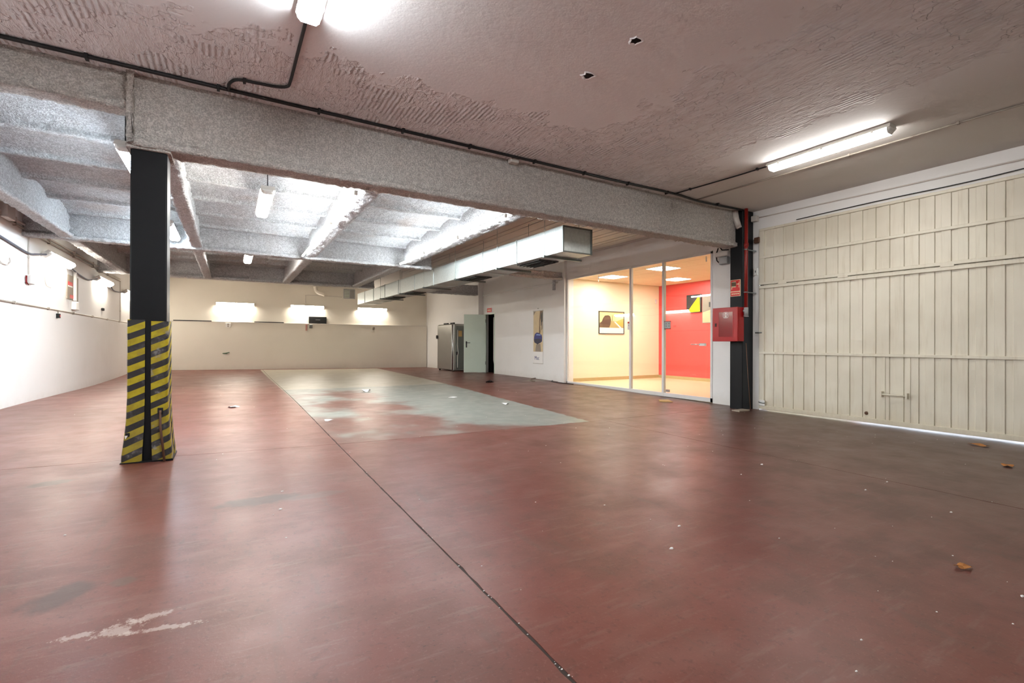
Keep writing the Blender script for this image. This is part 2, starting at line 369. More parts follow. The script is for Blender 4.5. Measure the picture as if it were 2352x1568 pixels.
def link(name, data, parent, org):
    o = bpy.data.objects.new(name, data); COL.objects.link(o)
    if parent is not None: o.parent = parent; WLOC[o.name] = WLOC[parent.name]
    else: o.location = Vector(org); WLOC[o.name] = np.array(org, float)
    return o
def thing(name, label, cat, loc, group=None, kind=None):
    o = bpy.data.objects.new(name, None); COL.objects.link(o); o.location = loc; o.empty_display_size = 0.1
    WLOC[o.name] = np.array(loc, float); return tag(o, label, cat, group, kind)
def tag(o, label=None, cat=None, group=None, kind=None):
    if label: o['label'] = label
    if cat: o['category'] = cat
    if group: o['group'] = group
    if kind: o['kind'] = kind
    return o
def struct(o, label=None): return tag(o, label, None, None, 'structure')
def copy_tree(o, parent=None):
    c = o.copy(); COL.objects.link(c); c.parent = parent
    for ch in o.children: copy_tree(ch, c)
    return c

def np_mesh(name, V, Fq, mat, parent=None, smooth=True, loc=(0, 0, 0)):
    org = WLOC[parent.name] if parent is not None else np.array(loc, float)
    me = bpy.data.meshes.new(name); V = np.asarray(V, np.float32) - org.astype(np.float32)
    me.vertices.add(len(V)); me.vertices.foreach_set('co', V.ravel())
    Fq = np.asarray(Fq, np.int32); me.loops.add(Fq.size); me.loops.foreach_set('vertex_index', Fq.ravel())
    me.polygons.add(len(Fq)); me.polygons.foreach_set('loop_start', np.arange(len(Fq), dtype=np.int32) * 4)
    me.materials.append(MAT[mat]); me.update(calc_edges=True); me.validate()
    if smooth: me.polygons.foreach_set('use_smooth', [True] * len(me.polygons))
    return link(name, me, parent, org)

def resample(poly, step, closed):
    P = [np.array(p, float) for p in poly]
    if closed: P.append(P[0])
    out = []
    for a, b in zip(P[:-1], P[1:]):
        n = max(1, int(np.ceil(np.linalg.norm(b - a) / step)))
        out += [a + (b - a) * i / n for i in range(n)]
    if not closed: out.append(P[-1])
    return np.array(out)
def sprayed(name, profile, axis, a0, a1, mat, step=0.04, amp=0.006, closed=True, parent=None, caps=True, smooth=True):
    """profile (c, z) swept along axis 'x' or 'y' with every vertex pushed about, so edges come out shaggy"""
    pr = resample(profile, step, closed); n = len(pr); m = max(2, int((a1 - a0) / step))
    A = np.linspace(a0, a1, m)
    V = np.zeros((m, n, 3)); V[:, :, 2] = pr[None, :, 1]
    ia, ic = (0, 1) if axis == 'x' else (1, 0)
    V[:, :, ia] = A[:, None]; V[:, :, ic] = pr[None, :, 0]
    J = RNG.normal(0, amp, V.shape); J[:, :, ia] *= 0.6; V = V + J
    k = np.arange(m * n).reshape(m, n); kk = n if closed else n - 1
    nx = np.roll(k, -1, axis=1)
    q = np.stack([k[:-1, :kk], nx[:-1, :kk], nx[1:, :kk], k[1:, :kk]], -1).reshape(-1, 4)
    V = V.reshape(-1, 3)
    if closed and caps:   # fan caps as degenerate-free quads around the centre
        c = []
        for e, row in ((0, k[0]), (1, k[-1])):
            ci = len(V); V = np.vstack([V, V[row].mean(0)])
            for i in range(0, n - 1, 2):
                c.append([row[i], row[i + 1], row[(i + 2) % n], ci])
            if n % 2: pass
        q = np.vstack([q, np.array(c)])
    return np_mesh(name, V, q, mat, parent, smooth)

# floor height: gently falling to the vehicle door, uneven as poured
FC = np.array([(7.9,1.5,0),(7.9,3,0),(7.9,5,0),(7.9,5.9,.005),(7.93,10.5,.06),(7.9,14.7,.065),(8,21.2,-.02),(5.5,21.2,.007),(2.7,21.2,.04),(-1.85,21.2,.105),(-.65,5.2,.11),(1,5.3,.055),(-1.65,5.35,.125),(-2.85,10,.16),(-2.85,15,.07),(-2.85,18.5,.08),(1,1.2,.05),(-1.6,1,.1),(7.9,-2,0),(4.7,4,.015),(4.7,1,.015),(1,-3,.05),(-2.85,-3,.1),(7.9,-3.5,0),(4,10,.05),(2,14,.055)])
def _ker(r2): return np.where(r2 > 1e-9, r2 * np.log(np.maximum(r2, 1e-9)), 0)
_n = len(FC); _K = _ker(((FC[:, None, :2] - FC[None, :, :2]) ** 2).sum(-1)) + np.eye(_n) * 4.0
_P = np.c_[np.ones(_n), FC[:, :2]]
_S = np.linalg.solve(np.block([[_K, _P], [_P.T, np.zeros((3, 3))]]), np.r_[FC[:, 2], 0, 0, 0])
def fz(x, y):
    x = np.asarray(x, float); y = np.asarray(y, float); sh = x.shape; p = np.c_[x.ravel(), y.ravel()]
    k = _ker(((p[:, None] - FC[None, :, :2]) ** 2).sum(-1))
    r = (k @ _S[:_n] + np.c_[np.ones(len(p)), p] @ _S[_n:]).reshape(sh)
    return float(r) if sh == () else r

XL, XR, YB, YF, ZC = -2.85, 7.9, 21.2, -3.6, 3.45     # left wall, right wall, far wall, wall behind camera, ceiling

# ================================================================== SETTING
# floor: dark bed with poured slabs, open joints between
fb = struct(MB().box(XL - 0.3, XR + 3.9, YF - 0.3, YB + 0.3, -0.30, -0.10).build('floor', 'sub'), 'red painted concrete floor with open joints')
def joint_x(y): return 0.955 + 0.0065 * y
def slab(x0, x1, y0, y1, gx0, gx1, gy0, gy1):
    nx = 60; ny = max(24, int((y1 - y0) * 12))
    T = np.linspace(0, 1, nx)
    Y = np.linspace(y0 + gy0, y1 - gy1, ny)
    L = np.array([(x0(y) if callable(x0) else x0) + gx0 for y in Y]); Rr = np.array([(x1(y) if callable(x1) else x1) - gx1 for y in Y])
    rough_ = np.where(Y < 2.2, 0.0045, 0.0022)
    if gx0: L = L + np.abs(RNG.normal(0, 1, ny)) * rough_
    if gx1: Rr = Rr - np.abs(RNG.normal(0, 1, ny)) * rough_
    Xg = L[:, None] * (1 - T) + Rr[:, None] * T; Yg = np.repeat(Y[:, None], nx, 1)
    if gy1: Yg[-1] -= np.abs(RNG.normal(0, 0.002, nx))
    Z = fz(Xg, Yg)
    V = np.stack([Xg, Yg, Z], -1).reshape(-1, 3); k = np.arange(nx * ny).reshape(ny, nx)
    q = np.stack([k[:-1, :-1], k[:-1, 1:], k[1:, 1:], k[1:, :-1]], -1).reshape(-1, 4)
    ring = np.r_[k[0, :], k[1:, -1], k[-1, -2::-1], k[-2:0:-1, 0]]
    hi = V[ring].copy(); lo = hi.copy(); lo[:, 2] -= 0.045; o = len(V); m = len(ring); r = np.arange(m); V = np.vstack([V, hi, lo])
    q = np.vstack([q, np.stack([o + r, o + m + r, o + m + (r + 1) % m, o + (r + 1) % m], -1)])
    return np_mesh('floor_slab', V, q, 'floor', fb)
slab(XL, joint_x, YF, 5.32, 0, .0035, 0, .0025)
slab(joint_x, 4.70, YF, 5.32, .0035, .002, 0, .0025)
slab(4.70, XR + 0.25, YF, 5.32, .002, 0, 0, .0025)
slab(XL, joint_x, 5.32, YB, 0, .004, .0025, 0)
slab(joint_x, XR + 0.25, 5.32, YB, .004, 0, .0025, 0)
# dirt packed into the joints
def filler(pts, wd):
    vs = []; fs = []
    for i, (x, y, nx_, ny_) in enumerate(pts):
        z = fz(x, y) - .0035
        vs += [(x - nx_ * wd, y - ny_ * wd, z), (x + nx_ * wd, y + ny_ * wd, z)]
        if i: k = 2 * i; fs.append((k - 2, k - 1, k + 1, k))
    MB().add(vs, fs).build('joint_filler', 'sub', fb, fix=False)
filler([(joint_x(y), y, 1, 0) for y in np.arange(YF, YB, .25)], .016)
filler([(4.70, y, 1, 0) for y in np.arange(YF, 5.4, .25)], .012)
filler([(x, 5.32, 0, -1) for x in np.arange(XL, XR + .2, .25)], .012)

# walls
wl = struct(MB().box(XL - 0.25, XL, YF - 0.25, YB + 0.25, -0.12, 3.9).build('wall_left', 'wall'))
wf = struct(MB().box(XL - 0.25, XR + 0.3, YB, YB + 0.25, -0.12, 3.9).build('wall_far', 'wall_cream'))
MB().box(XL, XR - 0.02, YB - 0.09, YB, -0.10, 1.875).build('wainscot', 'wall_cream', wf)
MB().cbox(XL, XR - 0.02, YB - 0.11, YB, 1.875, 1.892, 0.003).build('ledge_cap', 'conduit', wf)
struct(MB().box(XL - 0.25, XR + 0.3, YF - 0.25, YF, -0.12, 3.9).build('wall_behind', 'wall'))
D0, D1 = -1.05, 4.93        # vehicle door opening along y
G0, G1 = 5.86, 10.42        # glazed office front
E0, E1, E2 = 14.52, 15.24, 15.42       # far side door
wr = MB()
wr.box(XR, XR + 0.22, YF, D0, -0.12, 3.9).box(XR, XR + 0.22, D0, D1, 3.12, 3.9).box(XR, XR + 0.22, D1, G0, -0.12, 3.9)
wr.box(XR, XR + 0.22, G0, G1, 2.90, 3.9).box(XR, XR + 0.22, G1, E0, -0.12, 3.9).box(XR, XR + 0.22, E0, E2, 2.17, 3.9).box(XR, XR + 0.03, E1, E2, -0.12, 2.17).box(XR, XR + 0.22, E2, YB, -0.12, 3.9)
wr = struct(wr.build('wall_right', 'wall'))
for (y0, y1, x0) in ((10.42, 10.70, 7.80), (15.40, 15.72, 7.70)):
    MB().cbox(x0, XR + 0.01, y0, y1, -0.05, 3.45, 0.006).build('pilaster', 'wall', wr)

# ceilings
c1 = struct(MB().box(XL, XR + 0.1, YF, 5.30, ZC, ZC + 0.2).build('ceiling', 'ceiling'))
for (hx, hy, r) in ((2.649, 2.645, 0.042), (2.649, 3.198, 0.045)):
    # broken holes: ragged lip and a flat black disc for the shade inside
    n = 14; lip = []; 
    rs = [r * random.uniform(0.7, 1.25) for _ in range(n)]
    vs = []; fs = []
    for i in range(n):
        a = 2 * math.pi * i / n
        vs.append((hx + rs[i] * 1.5 * math.cos(a), hy + rs[i] * 1.5 * math.sin(a), ZC - 0.001))
        vs.append((hx + rs[i] * 1.15 * math.cos(a), hy + rs[i] * 1.15 * math.sin(a), ZC - 0.007))
        vs.append((hx + rs[i] * 0.95 * math.cos(a), hy + rs[i] * 0.95 * math.sin(a), ZC - 0.0015))
    for i in range(n):
        j = (i + 1) % n
        fs += [(3 * i, 3 * j, 3 * j + 1, 3 * i + 1), (3 * i + 1, 3 * j + 1, 3 * j + 2, 3 * i + 2)]
    MB().add(vs, fs).build('hole_lip', 'ceiling', c1)
    MB().add([vs[3 * i + 2] for i in range(n)], [tuple(range(n))]).build('hole_void', 'pit', c1)
XB3 = 3.42
c2 = struct(MB().box(XL, XR + 0.1, 5.30, YB, ZC, ZC + 0.2).build('ceiling', 'flatceil'))
# shallow sprayed vaults between joists, running across the hall
def vaults(y0, y1, first, sp):
    pr = []; ys = [first + i * sp for i in range(-2, 9)]
    ys = [v for v in ys if y0 + 0.1 < v < y1 - 0.05]
    edges = [y0] + ys + [y1]
    for i in range(len(edges) - 1):
        a, b = edges[i], edges[i + 1]
        la = a + (0.05 if i else 0.0); lb = b - (0.05 if i < len(edges) - 2 else 0.0)
        if i: pr += [(la - 0.006, 3.222), (la, 3.272)]
        else: pr.append((a, 3.285))
        for k in range(1, 10):
            t = k / 10; pr.append((la + (lb - la) * t, 3.278 + 0.05 * math.sin(math.pi * t) ** 0.8))
        if i < len(edges) - 2: pr += [(lb, 3.272), (lb + 0.006, 3.222)]
        else: pr.append((b, 3.285))
    return pr
sprayed('vault_bay', vaults(5.45, 10.45, 6.42, 0.975), 'x', XL, XB3, 'spray_vault', 0.045, 0.005, closed=False, parent=c2)
sprayed('vault_bay', vaults(10.65, 15.42, 11.5, 0.975), 'x', XL, XB3, 'spray_vault', 0.05, 0.005, closed=False, parent=c2)
# ribbed clay strips of the rear ceiling over the duct
rb = MB()
for i in range(26):
    x = 3.75 + i * 0.16
    rb.box(x, x + 0.148, 5.5, 15.4, ZC - 0.012 - 0.004 * (i % 3), ZC + 0.01)
tag(rb.build('ceiling_rib', 'flatceil', c2), kind='stuff')

# beams
def ibeam(c, w, tw, zb, zt, tf=0.05):
    h = w / 2; t = tw / 2
    return [(c - h, zb), (c + h, zb), (c + h, zb + tf), (c + t, zb + tf + 0.02), (c + t, zt), (c - t, zt), (c - t, zb + tf + 0.02), (c - h, zb + tf)]
mb = struct(sprayed('main_beam', ibeam(5.27, 0.24, 0.17, 2.83, ZC + 0.05, 0.06), 'x', -0.74, 7.62, 'spray_main', 0.035, 0.0055), 'deep sprayed girder over the black column')
struct(sprayed('shallow_beam', ibeam(5.27, 0.20, 0.15, 3.14, ZC + 0.05, 0.05), 'x', XL - 0.05, -0.74, 'spray_main', 0.035, 0.006))
sprayed('stiffener', [(-0.765, 2.84), (-0.715, 2.84), (-0.715, ZC), (-0.765, ZC)], 'y', 5.135, 5.40, 'spray_main', 0.03, 0.004, parent=mb)
struct(sprayed('cross_beam', ibeam(10.55, 0.20, 0.12, 2.83, ZC, 0.055), 'x', XL - 0.02, 4.02, 'spray', 0.04, 0.007))
struct(sprayed('cross_beam', ibeam(15.52, 0.22, 0.14, 2.87, ZC, 0.06), 'x', XL - 0.02, 3.98, 'spray', 0.05, 0.008))
struct(sprayed('stub_beam', ibeam(10.56, 0.16, 0.10, 2.86, 3.06, 0.05), 'x', 5.35, 7.82, 'spray', 0.05, 0.006))
struct(sprayed('stub_beam', ibeam(15.55, 0.18, 0.12, 2.84, 3.2, 0.05), 'x', 5.30, 7.72, 'spray', 0.05, 0.006))
for lab, c, w, tw, zb in (('sprayed beam beside the left wall', -2.31, 0.17, 0.06, 2.85), ('sprayed beam behind the black column', -0.53, 0.17, 0.08, 2.87),
                          ('sprayed beam beside the hanging tube lamps', 1.41, 0.19, 0.10, 2.87), ('sprayed beam nearest the steel duct', 3.40, 0.21, 0.10, 2.88)):
    for (a, b, bay) in ((5.36, 10.46, ', near bay'), (10.63, 15.43, ', far bay')):
        struct(sprayed('secondary_beam', ibeam(c, w, tw, zb, 3.42, 0.05), 'y', a, b, 'spray', 0.04, 0.006, caps=False), lab + bay)

# ---- vehicle door (tilting, two sections of ribbed sheet)
d1 = thing('door_1', 'cream ribbed metal vehicle door in two sections', None, (XR, 2.0, 0), kind='structure')
PER = 0.164
def strip(z0, z1):
    poly = [(0, 7.872), (0.092, 7.872), (0.097, 7.884), (0.157, 7.884), (0.162, 7.872), (0.162, 7.900), (0, 7.900)]
    return MB().prism(poly, lambda a, b, h: (b, D1 - 0.26 + a, h), z0, z1)
for (z0, z1) in ((2.160, 3.085), (0.075, 2.145)):
    first = strip(z0, z1).build('panel', 'garage', d1)
    for i in range(1, 35):
        c = first.copy(); COL.objects.link(c); c.parent = d1; c.location = (0, -i * PER, 0)
for (z0, z1, x0) in ((3.075, 3.115, 7.85), (2.600, 2.640, 7.85), (2.150, 2.195, 7.842), (2.085, 2.135, 7.842), (0.965, 1.005, 7.85), (0.022, 0.085, 7.848)):
    MB().cbox(x0, 7.90, D0, D1 - 0.02, z0, z1, 0.004).build('rail', 'garage', d1)
for (y0, y1) in ((D1 - 0.105, D1 - 0.015), (D0 + 0.0, D0 + 0.09)):
    MB().cbox(7.856, 7.90, y0, y1, 0.03, 2.13, 0.004).build('stile', 'garage', d1)
    MB().cbox(7.856, 7.90, y0, y1, 2.15, 3.11, 0.004).build('stile', 'garage', d1)
for y in (4.5, 3.6, 2.4, 1.2, 0.1):
    MB().cbox(7.834, 7.85, y - 0.07, y + 0.07, 2.128, 2.158, 0.003).build('hinge', 'garage', d1)
for y in (3.085, 2.80):
    MB().box(7.862, 7.89, y - 0.012, y + 0.012, 0.08, 0.97).build('seam_trim', 'garage', d1)
MB().box(7.886, 7.902, D0, D1 - .02, 2.09, 2.21).build('hinge_strip', 'dark', d1)  # backing added to stop daylight leaking between the two door sections
hd = MB().tube([(7.815, 3.10, 0.445), (7.815, 2.81, 0.440)], 0.010, 10).build('handle', 'garage', d1, True)
for y in (3.10, 2.81): MB().cbox(7.80, 7.875, y - 0.009, y + 0.009, 0.405, 0.485, 0.003).build('bracket', 'garage', hd)
lp = MB().cbox(7.838, 7.86, 4.80, 4.90, 0.075, 0.175, 0.004).build('latch_plate', 'plastic', d1)
MB().tube([(7.832, 4.79, 0.13), (7.828, 4.83, 0.125), (7.828, 4.90, 0.14)], 0.007, 8).build('bolt', 'steel_dk', lp, True)
MB().tube([(7.868, 3.304, 0.151), (7.886, 3.304, 0.151)], 0.024, 14).build('rust_hole', 'rust', d1, True)
MB().tube([(7.86, 4.98, 1.33), (7.86, 4.86, 1.33)], 0.012, 8).build('roller', 'steel_dk', d1, True)
MB().cbox(7.83, 7.89, 4.90, 5.00, 2.88, 2.98, 0.01).build('corner_bracket', 'rust', d1)
struct(MB().box(XR + 0.25, 18, -14, 4.95, -0.2, -0.02).build('pavement', mat_plain('pale_concrete', rgb(190, 188, 182), 0.8)))

# ---- office behind glass
OX, OY, OY0, OZ0, OZ1 = 11.6, 10.55, 5.32, 0.06, 2.92
struct(MB().box(XR + 0.02, OX + 0.2, OY0 - 0.2, OY + 0.2, -0.1, OZ0).build('floor_office', 'office_floor'), 'pale office floor behind the glass')
struct(MB().box(XR + 0.225, OX + 0.2, OY, OY + 0.2, OZ0, 3.3).build('wall_office_side', 'office_wall'), 'cream office wall')
struct(MB().box(OX, OX + 0.2, OY0 - 0.2, OY, OZ0, 3.3).build('wall_office_back', 'office_red'), 'red office wall')
struct(MB().box(XR + 0.225, OX, OY0 - 0.2, OY0, OZ0, 3.3).build('wall_office_near', 'office_wall'), 'hidden office wall')
struct(MB().box(XR + 0.225, OX - 0.02, OY - 0.014, OY, OZ0, OZ0 + 0.09).build('baseboard_side', 'office_base'))
struct(MB().box(OX - 0.014, OX, OY0, OY - 0.014, OZ0, OZ0 + 0.09).build('baseboard_back', 'office_base'))
oc = struct(MB().box(XR + 0.225, OX + 0.2, OY0 - 0.2, OY + 0.2, 3.05, 3.3).build('ceiling_office', 'office_ceiling'), 'tiled office ceiling')
PAN = [(1, 4), (1, 7), (4, 6)]
tile0 = None
for i in range(6):
    for j in range(9):
        if any((i, j) == p for p in PAN): continue
        x = 7.96 + i * 0.605; y = OY0 + j * 0.58
        if tile0 is None:
            tile0 = MB().cbox(x + .003, x + .602, y + .003, y + .577, OZ1, OZ1 + 0.02, 0.004).build('ceiling_tile', 'office_ceiling', oc); ref = (x, y)
        else:
            c = tile0.copy(); COL.objects.link(c); c.parent = oc; c.location = (x - ref[0], y - ref[1], 0)
PL = ['square ceiling light nearest the glass door', 'square ceiling light above the framed truck picture', 'square ceiling light towards the red wall']
for (i, j), lb in zip(PAN, PL):
    x = 7.96 + i * 0.605; y = OY0 + j * 0.58
    p = thing('ceiling_light', lb, 'ceiling light', (x + .3, y + .29, OZ1), 'office ceiling lights')
    MB().box(x + .02, x + .585, y + .02, y + .56, OZ1 - 0.004, OZ1 + 0.004).build('diffuser', 'lamp_office', p)
    fr = MB()
    fr.box(x, x + .605, y, y + .02, OZ1 - .008, OZ1 + .03).box(x, x + .605, y + .56, y + .58, OZ1 - .008, OZ1 + .03)
    fr.box(x, x + .02, y + .02, y + .56, OZ1 - .008, OZ1 + .03).box(x + .585, x + .605, y + .02, y + .56, OZ1 - .008, OZ1 + .03)
    fr.build('frame', 'white', p)

# glazed front
w1 = thing('window_1', 'glazed office front with white aluminium frame and glass door', None, (XR, 8.1, 0.06), kind='structure')
Z0, Z1 = 0.0, 2.90
def gz(y): return fz(7.9, y)
MB().cbox(7.885, 7.945, G0, G1, 0.02, 0.10, 0.004).build('bottom_rail', 'alu', w1)
MB().cbox(7.885, 7.945, G0, G1, 2.85, 2.905, 0.004).build('top_rail', 'alu', w1)
for y0, y1 in ((G0, G0 + 0.045), (G1 - 0.04, G1)): MB().cbox(7.885, 7.945, y0, y1, 0.02, 2.90, 0.004).build('jamb', 'alu', w1)
for y in (8.02, 7.06): MB().cbox(7.880, 7.950, y - 0.028, y + 0.028, 0.03, 2.88, 0.004).build('mullion', 'alu', w1)
panes = {}
for k, (y0, y1) in dict(a=(G0 + .045, 6.012), d=(6.020, 7.03), m=(7.09, 7.99), b=(8.05, 9.146), c=(9.152, G1 - .04)).items():
    panes[k] = MB().box(7.910, 7.920, y0, y1, 0.09, 2.855).build('pane', 'glass', w1)
h = MB().cbox(7.86, 7.912, 6.005, 6.14, 1.09, 1.145, 0.006).build('door_handle', 'chrome', panes['d'])
MB().tube([(7.865, 6.12, 1.118), (7.862, 6.20, 1.118), (7.866, 6.33, 1.118)], 0.009, 10).build('lever', 'chrome', h, True)
kp = MB().cbox(7.895, 7.912, 6.875, 7.03, 1.45, 1.60, 0.004).build('hinge_plate', 'plastic_grey', panes['d'])
for i in range(2):
    for j in range(2): MB().tube([(7.893, 6.91 + i * .07, 1.50 + j * .05), (7.897, 6.91 + i * .07, 1.50 + j * .05)], 0.009, 8).build('screw', 'dark', kp)
for z in (1.445, 1.60): MB().box(7.893, 7.913, 6.872, 7.032, z - .008, z + .008).build('red_edge', 'red_dk', kp)
MB().cbox(7.895, 7.93, 6.90, 6.99, 0.12, 0.17, 0.004).build('floor_patch', 'chrome', panes['d'])
st = MB().box(7.907, 7.9095, 8.06, 8.125, 1.45, 1.635).build('sticker', 'white', panes['b'])
MB().box(7.905, 7.9068, 8.062, 8.123, 1.595, 1.633).build('red_band', 'sign_red', st)
MB().add([(7.906, 8.085, 1.555), (7.906, 8.11, 1.575), (7.906, 8.10, 1.56), (7.906, 8.09, 1.53)], [(0, 1, 2, 3)]).build('hand_mark', 'charcoal', st)
for k, y in (('b', 9.149), ('d', 6.016)): MB().cbox(7.904, 7.926, y - 0.008, y + 0.008, 2.72, 2.82, 0.002).build('clip', 'white', panes[k])

# framed truck picture (flat print on real frame)
pc = thing('framed_picture', 'framed print of a truck on a sunlit road on the cream office wall', 'picture', (9.63, OY - 0.02, 1.40))
def on(y): return lambda a, b, h: (a, y - h, b)
X0, X1, P0, P1 = 9.13, 10.11, 1.405, 2.065
f = MB()
f.box(X0, X1, OY - .03, OY, P0, P0 + .018).box(X0, X1, OY - .03, OY, P1 - .018, P1).box(X0, X0 + .018, OY - .03, OY, P0 + .018, P1 - .018).box(X1 - .018, X1, OY - .03, OY, P0 + .018, P1 - .018)
f.build('frame', 'charcoal', pc)
MB().box(X0 + .018, X1 - .018, OY - .012, OY, P0 + .018, P1 - .018).build('mount', 'paper', pc)
def poly(mb, pts, y, mi): mb.add([(X0 + .02 + (X1 - X0 - .04) * a, y, P0 + .02 + (P1 - P0 - .04) * b) for a, b in pts], [tuple(range(len(pts)))], mi)
pr = MB()
poly(pr, [(0, .26), (1, .26), (1, 1), (0, 1)], OY - .0130, 0)
poly(pr, [(0, .26), (1, .26), (1, .56), (.5, .58), (0, .50)], OY - .0134, 1)
poly(pr, [(.62, .50), (1, .30), (1, .72), (.8, .62)], OY - .0138, 2)
poly(pr, [(.60, .55), (.66, .55), (.92, .26), (.84, .26)], OY - .0142, 3)
poly(pr, [(.02, .32), (.30, .26), (.44, .36), (.48, .62), (.44, .80), (.36, .85), (.22, .82), (.15, .70), (.10, .55), (.02, .46)], OY - .0146, 4)
poly(pr, [(.18, .62), (.42, .66), (.41, .76), (.22, .75)], OY - .0150, 5)
poly(pr, [(.52, .58), (.545, .58), (.54, .86), (.525, .86)], OY - .0146, 5)
poly(pr, [(.0, .27), (.40, .27), (.44, .40), (.0, .42)], OY - .0152, 5)
pr.build('print', ['sky', 'road', 'glow', 'white', 'truck', 'brown'], pc, fix=False)
# charcoal and yellow panel, grey picture
py = thing('wall_panel', 'charcoal square panel with a yellow triangle on the red wall', 'panel', (OX - .03, 9.2, 2.02))
MB().cbox(OX - .04, OX, 8.96, 9.47, 2.03, 2.55, 0.004).build('board', 'charcoal', py)
MB().add([(OX - .0415, 9.45, 2.04), (OX - .0415, 9.00, 2.05), (OX - .0415, 9.01, 2.53)], [(0, 1, 2)]).build('triangle', 'yellow', py)
pg = thing('grey_poster', 'grey landscape poster beside the charcoal and yellow panel', 'poster', (OX - .02, 8.45, 1.70))
MB().box(OX - .015, OX - .001, 8.02, 8.94, 1.71, 2.53).build('sheet', 'tile', pg)
MB().add([(OX - .0165, 8.92, 1.73), (OX - .0165, 8.04, 1.73), (OX - .0165, 8.04, 2.05), (OX - .0165, 8.5, 2.12), (OX - .0165, 8.92, 2.02)], [(0, 1, 2, 3, 4)]).build('lower_print', 'sand', pg)
MB().add([(OX - .017, 8.72, 2.16), (OX - .017, 8.2, 2.16), (OX - .017, 8.2, 2.30), (OX - .017, 8.72, 2.30)], [(0, 1, 2, 3)]).build('dark_print', 'charcoal', pg)
tag(MB().cbox(11.42, 11.50, OY - .03, OY, 2.37, 2.51, .006).build('alarm_sensor', 'plastic'), 'small white sensor on the cream wall by the red corner', 'sensor')

# ---- far side door
d2 = thing('door_2', 'pale green metal door standing open at the rear', None, (7.9, 15.2, 0.06), kind='structure')
hx, hy = 7.90, 15.22; ex, ey = 7.16, 15.50
ax = Vector((ex - hx, ey - hy, 0)).normalized(); nx_ = Vector((-ax.y, ax.x, 0)); LW = 0.78; zb = 0.075; zt = 2.14
def leaf(a, n, z): return Vector((hx, hy, 0)) + ax * a + nx_ * n + Vector((0, 0, z))
lf = MB().obox(leaf(LW / 2, 0, (zb + zt) / 2), (ax, nx_, (0, 0, 1)), (LW / 2, 0.022, (zt - zb) / 2)).build('leaf', 'green', d2)
sgn = 1 if (Vector((0, 0, 0)) - Vector((hx, hy, 0))).dot(nx_) > 0 else -1
hp = MB().obox(leaf(LW - .09, sgn * .026, 1.07), (ax, nx_, (0, 0, 1)), (.022, .004, .11)).build('handle_plate', 'black_matt', lf)
MB().tube([leaf(LW - .09, sgn * .03, 1.13), leaf(LW - .09, sgn * .07, 1.13), leaf(LW - .22, sgn * .07, 1.13)], .010, 8).build('lever', 'black_matt', hp, True)
for z in (.35, 1.85): MB().tube([leaf(.0, sgn * .03, z), leaf(.0, sgn * .03, z + .12)], .012, 8).build('hinge', 'steel_dk', lf, True)
fr = MB().cbox(7.88, 7.94, E1 - .02, E1, .03, 2.17, .004).cbox(7.88, 8.12, E0, E0 + .03, .03, 2.17, .004).cbox(7.88, 8.12, E0 + .03, E1 - .02, 2.14, 2.17, .004)
fr.build('door_frame', 'green', d2)
# dark store room behind
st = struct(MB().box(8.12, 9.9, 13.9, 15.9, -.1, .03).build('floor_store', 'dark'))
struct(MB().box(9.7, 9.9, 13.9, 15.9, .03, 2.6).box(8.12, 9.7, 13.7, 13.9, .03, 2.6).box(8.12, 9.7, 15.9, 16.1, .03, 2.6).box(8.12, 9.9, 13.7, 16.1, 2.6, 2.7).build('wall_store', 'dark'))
tag(MB().tube([(8.2, 15.16, 2.05), (8.2, 15.15, .5), (8.22, 15.12, .3), (8.26, 15.05, .2), (8.34, 14.95, .14)], .02, 8).build('hose_pipe', 'plastic', None, True), 'pale hose hanging inside the dark doorway', 'hose')
tag(MB().cbox(8.4, 8.75, 14.6, 15.05, .03, .30, .03).build('tool_case', 'black_matt'), 'dark case on the store room floor inside the doorway', 'case')

# ================================================================== THINGS
# ---- black column with striped guards
CX, CY, CF = -0.615, 5.33, fz(-0.615, 5.2)
co = thing('steel_column', 'black painted steel column with yellow and black striped guards', 'column', (CX, CY, CF))
sh = MB().cbox(-0.745, -0.485, 5.20, 5.46, CF - 0.02, 2.86, 0.012).build('shaft', 'black', co)
MB().cbox(-0.80, -0.43, 5.145, 5.515, CF - 0.02, CF + 0.012, 0.003).build('base_plate', 'black', co)
MB().cbox(-0.775, -0.455, 5.17, 5.49, 2.81, 2.845, 0.004).build('cap_plate', 'spray_main', co)
def guard(sx, sy, top, leg=0.124):
    hx_, hy_ = 0.145, 0.145
    prof = [(hx_ - leg, hy_), (hx_ - leg * .5, hy_), (hx_ - .02, hy_), (hx_ - .006, hy_ - .006), (hx_, hy_ - .02), (hx_, hy_ - leg * .5), (hx_, hy_ - leg)]
    zs = np.linspace(CF + 0.004, top, 22); n = len(prof); vs = []
    for lay in (0, 1):
        for i, z in enumerate(zs):
            k = max(0, min(1, (0.75 - z) / 0.6)); o = 0.034 * k * k + random.uniform(-.0016, .0016)
            for (a, b) in prof:
                t = 0.007 * lay
                wa = a + (o if a > hx_ - .03 else o * 0.4) - (t if a > hx_ - .01 else 0); wb = b + (o if b > hy_ - .03 else o * .4) - (t if b > hy_ - .01 else 0)
                vs.append((CX + sx * wa, CY + sy * wb, z))
    N = n * len(zs); fs = []
    for i in range(len(zs) - 1):
        for j in range(n - 1):
            a = i * n + j; fs.append((a, a + 1, a + n + 1, a + n)); fs.append((N + a + n, N + a + n + 1, N + a + 1, N + a))
        for j in (0, n - 1): a = i * n + j; fs.append((a, a + n, N + a + n, N + a))
    for i in (0, len(zs) - 1):
        for j in range(n - 1): a = i * n + j; fs.append((a, a + 1, N + a + 1, N + a))
    return MB().add(vs, fs).build('corner_guard', 'stripes', co, False)
